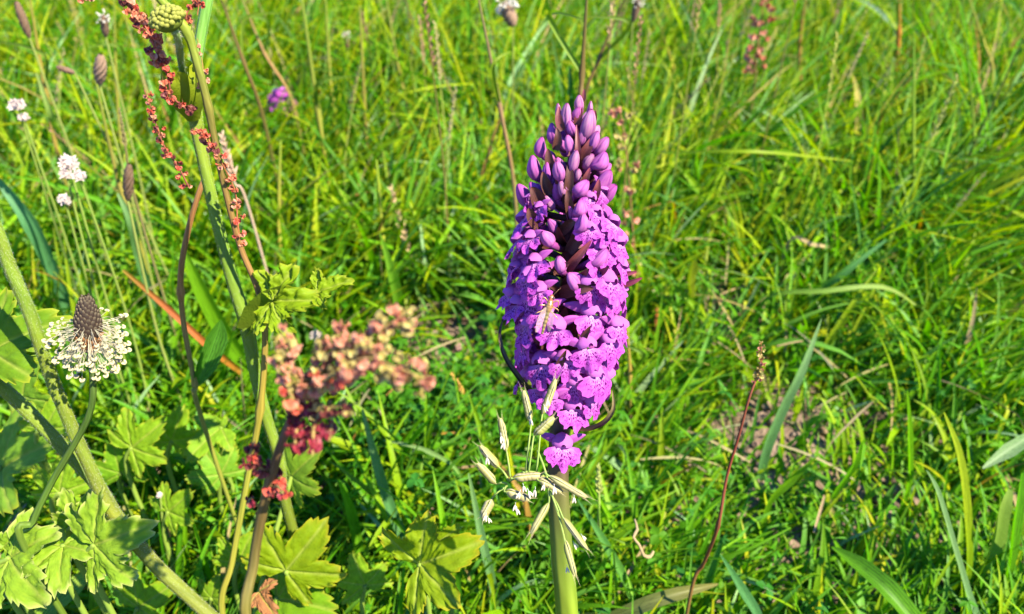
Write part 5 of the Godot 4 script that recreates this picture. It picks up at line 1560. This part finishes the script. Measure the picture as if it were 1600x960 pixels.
func blades_placed() -> void:
	var pale := Color(0.22, 0.38, 0.14)
	var blue := Color(0.10, 0.28, 0.09)
	var mid := Color(0.14, 0.36, 0.01)
	var yel := Color(0.34, 0.44, 0.012)
	placed_blade("broad pale blue green blade slanting up across the bare soil", [[1196, 705, 0.03], [1222, 640, 0.06], [1252, 580, 0.085], [1284, 498, 0.11]], [20, 19, 15, 1], [blue, pale])
	placed_blade("striped pale blade hanging down in the lower right", [[1530, 990, 0.03], [1512, 925, 0.05], [1490, 850, 0.075], [1466, 770, 0.10], [1448, 735, 0.11]], [14, 14, 12, 10, 1], [blue, pale, pale])
	placed_blade("yellowish blade beside the striped pale one", [[1512, 900, 0.03], [1510, 800, 0.07], [1498, 710, 0.10], [1475, 645, 0.12]], [14, 20, 16, 3], [mid, yel, yel])
	placed_blade("whitish short blade near the right edge", [[1615, 680, 0.09], [1575, 705, 0.085], [1536, 732, 0.08]], [16, 22, 3], [pale, Color(0.30, 0.42, 0.20)], {"rooted": false, "face": Vector3(0.1, 1, 0.4)})
	placed_blade("broad pale yellow green plantain leaf near the lower right edge", [[1535, 895, 0.03], [1556, 850, 0.05], [1566, 800, 0.07], [1578, 765, 0.08]], [16, 34, 30, 10], [mid, Color(0.24, 0.40, 0.06), Color(0.28, 0.42, 0.08)], {"name": "plantain_leaf", "mat": M.leaf, "category": "leaf", "group": "long leaves in the lower right"})
	placed_blade("long green dock leaf in the bottom right corner area", [[1300, 855, 0.055], [1340, 882, 0.06], [1390, 925, 0.06], [1440, 985, 0.05]], [3, 28, 36, 30], [mid, Color(0.08, 0.24, 0.01), mid], {"rooted": false, "name": "plantain_leaf", "category": "leaf", "group": "long leaves in the lower right", "face": Vector3(0.1, 1, 0.3)})
	placed_blade("bright upright leaf on the far right edge", [[1575, 900, 0.03], [1588, 820, 0.07], [1598, 740, 0.1]], [18, 26, 8], [mid, Color(0.12, 0.36, 0.015)], {"name": "plantain_leaf", "category": "leaf", "group": "long leaves in the lower right"})
	placed_blade("pointed bright green blade below the bare soil", [[1200, 790, 0.03], [1234, 752, 0.05], [1278, 712, 0.07]], [12, 16, 1], [mid, Color(0.22, 0.44, 0.01)])
	placed_blade("pointed blade right of the one below the bare soil", [[1300, 780, 0.025], [1334, 730, 0.06], [1350, 690, 0.085], [1344, 735, 0.09]], [14, 18, 12, 1], [mid, mid])
	placed_blade("dark blue green blade with its tip at the foot of the red stem", [[1186, 975, 0.03], [1158, 920, 0.05], [1125, 866, 0.075]], [17, 17, 1], [blue, blue])
	placed_blade("thin green blade crossing behind the foot of the red stem", [[1100, 885, 0.03], [1170, 858, 0.05], [1236, 825, 0.06]], [6, 6, 2], [mid, mid])
	placed_blade("blue green blade just right of the foot of the orchid", [[985, 930, 0.03], [945, 850, 0.06], [902, 780, 0.09]], [14, 14, 1], [mid, blue])
	placed_blade("mottled dark narrow leaf along the bottom edge", [[930, 985, 0.03], [1000, 948, 0.05], [1060, 928, 0.055], [1123, 913, 0.05]], [16, 22, 20, 2], [Color(0.10, 0.14, 0.03), Color(0.16, 0.19, 0.06), Color(0.26, 0.24, 0.06)], {"name": "narrow_leaf", "category": "leaf", "group": "", "face": Vector3(0, 1, 0.6)})
	placed_blade("orange withered blade left of the brown sorrel stem", [[378, 582, 0.06], [330, 545, 0.09], [262, 482, 0.12], [192, 422, 0.15]], [10, 11, 10, 5], [Color(0.50, 0.26, 0.03), Color(0.58, 0.18, 0.04), Color(0.50, 0.14, 0.05), Color(0.36, 0.24, 0.04)], {"rooted": false, "face": Vector3(0.2, 0.6, 0.8)})
	placed_blade("broad green blade behind the orange withered one", [[392, 590, 0.05], [352, 525, 0.09], [312, 450, 0.13], [282, 380, 0.16]], [20, 26, 22, 3], [mid, Color(0.16, 0.36, 0.012)], {"face": Vector3(0.2, 0.6, 0.8)})
	placed_blade("pale blue green blade rising right of the blurred sorrel", [[650, 885, 0.02], [612, 800, 0.055], [588, 725, 0.085], [566, 640, 0.115]], [16, 17, 15, 3], [pale, blue, pale])
	placed_blade("bright broad blade right of the straight yellow green stalk", [[622, 480, 0.04], [612, 430, 0.08], [594, 365, 0.12]], [20, 18, 1], [mid, Color(0.22, 0.46, 0.04)])
	placed_blade("upright blue green blade left of the brome spikelets", [[772, 930, 0.03], [752, 840, 0.07], [732, 740, 0.11]], [14, 14, 3], [blue, pale])
	placed_blade("whitish arching blade left of the brome spikelets", [[720, 745, 0.05], [668, 706, 0.06], [600, 688, 0.06]], [5, 8, 2], [mid, Color(0.30, 0.42, 0.18)], {"face": Vector3(0, 1, 0.3)})
	placed_blade("short upright blade right of the yellow two lobed leaf", [[562, 868, 0.03], [548, 800, 0.06], [528, 750, 0.085]], [15, 17, 1], [mid, Color(0.16, 0.42, 0.015)])
	placed_blade("curled whitish blade on the top edge, right of the far sorrel", [[1398, 62, 0.10], [1388, 35, 0.115], [1355, 8, 0.12], [1315, -8, 0.11]], [12, 14, 16, 6], [pale, Color(0.36, 0.48, 0.36)], {"face": Vector3(0.2, 1, 0.3)})
	placed_blade("pale pointed blade left of the clover cluster", [[104, 240, 0.13], [80, 180, 0.17], [57, 114, 0.20]], [12, 11, 2], [mid, Color(0.36, 0.46, 0.14)], {"face": Vector3(0.2, 0.5, 0.9)})
	placed_blade("broad teal blade between the left edge and the plantain head", [[90, 440, 0.08], [48, 350, 0.13], [-4, 280, 0.16]], [20, 24, 8], [blue, Color(0.12, 0.34, 0.14)], {"face": Vector3(0.2, 0.5, 0.9)})
	placed_blade("pale blue green blade under the slim dark plantain head", [[222, 420, 0.1], [206, 350, 0.14], [184, 302, 0.16]], [12, 14, 4], [blue, pale], {"face": Vector3(0.2, 0.5, 0.9)})
	placed_blade("wide pale blade at the bottom left under the toothed leaves", [[60, 985, 0.04], [115, 920, 0.05], [175, 868, 0.055]], [34, 32, 8], [Color(0.28, 0.44, 0.03), Color(0.30, 0.46, 0.06)], {"face": Vector3(0, 1, 0.4)})
	placed_blade("upright pale blade beside the wide one at the bottom left", [[152, 985, 0.02], [148, 930, 0.05], [152, 870, 0.08]], [18, 16, 4], [mid, Color(0.26, 0.44, 0.06)])
	placed_blade("yellow arching blade in the grass right of the orchid top", [[985, 250, 0.08], [1060, 240, 0.11], [1180, 238, 0.13], [1330, 252, 0.10]], [6, 8, 8, 3], [mid, yel], {"face": Vector3(0, 1, 0.3)})
	placed_blade("pale arching blade above the bare soil on the right", [[1195, 470, 0.06], [1290, 456, 0.08], [1380, 450, 0.08], [1432, 478, 0.06]], [7, 10, 10, 4], [mid, Color(0.34, 0.44, 0.10)], {"face": Vector3(0, 1, 0.3)})
	placed_blade("long green blade slanting up from the arching one on the right", [[1270, 470, 0.05], [1320, 425, 0.08], [1385, 375, 0.1]], [12, 12, 3], [Color(0.10, 0.30, 0.03), blue])
	placed_blade("dark pointed blade touching the tip of the orchid", [[893, 185, 0.16], [892, 145, 0.19], [890, 103, 0.21]], [10, 11, 2], [Color(0.03, 0.12, 0.03), Color(0.03, 0.12, 0.04)], {"face": Vector3(0, 0.4, 1)})
	placed_blade("tan dead blade lying right of the orchid middle", [[1232, 380, 0.07], [1270, 383, 0.075], [1300, 388, 0.07]], [5, 9, 4], [Color(0.56, 0.42, 0.18)], {"mat": M.straw, "face": Vector3(0, 1, 0.3)})
	placed_blade("dull yellow green oval leaf on the edge of the bare soil", [[1078, 470, 0.05], [1080, 435, 0.08], [1084, 408, 0.1]], [14, 32, 8], [Color(0.28, 0.36, 0.02), Color(0.34, 0.40, 0.02)], {"name": "plantain_leaf", "mat": M.leaf, "category": "leaf", "group": ""})
	placed_blade("tall blade standing between the bare soil and the striped pale blade", [[1420, 760, 0.03], [1422, 690, 0.08], [1418, 610, 0.12]], [14, 16, 2], [mid, Color(0.18, 0.42, 0.01)])
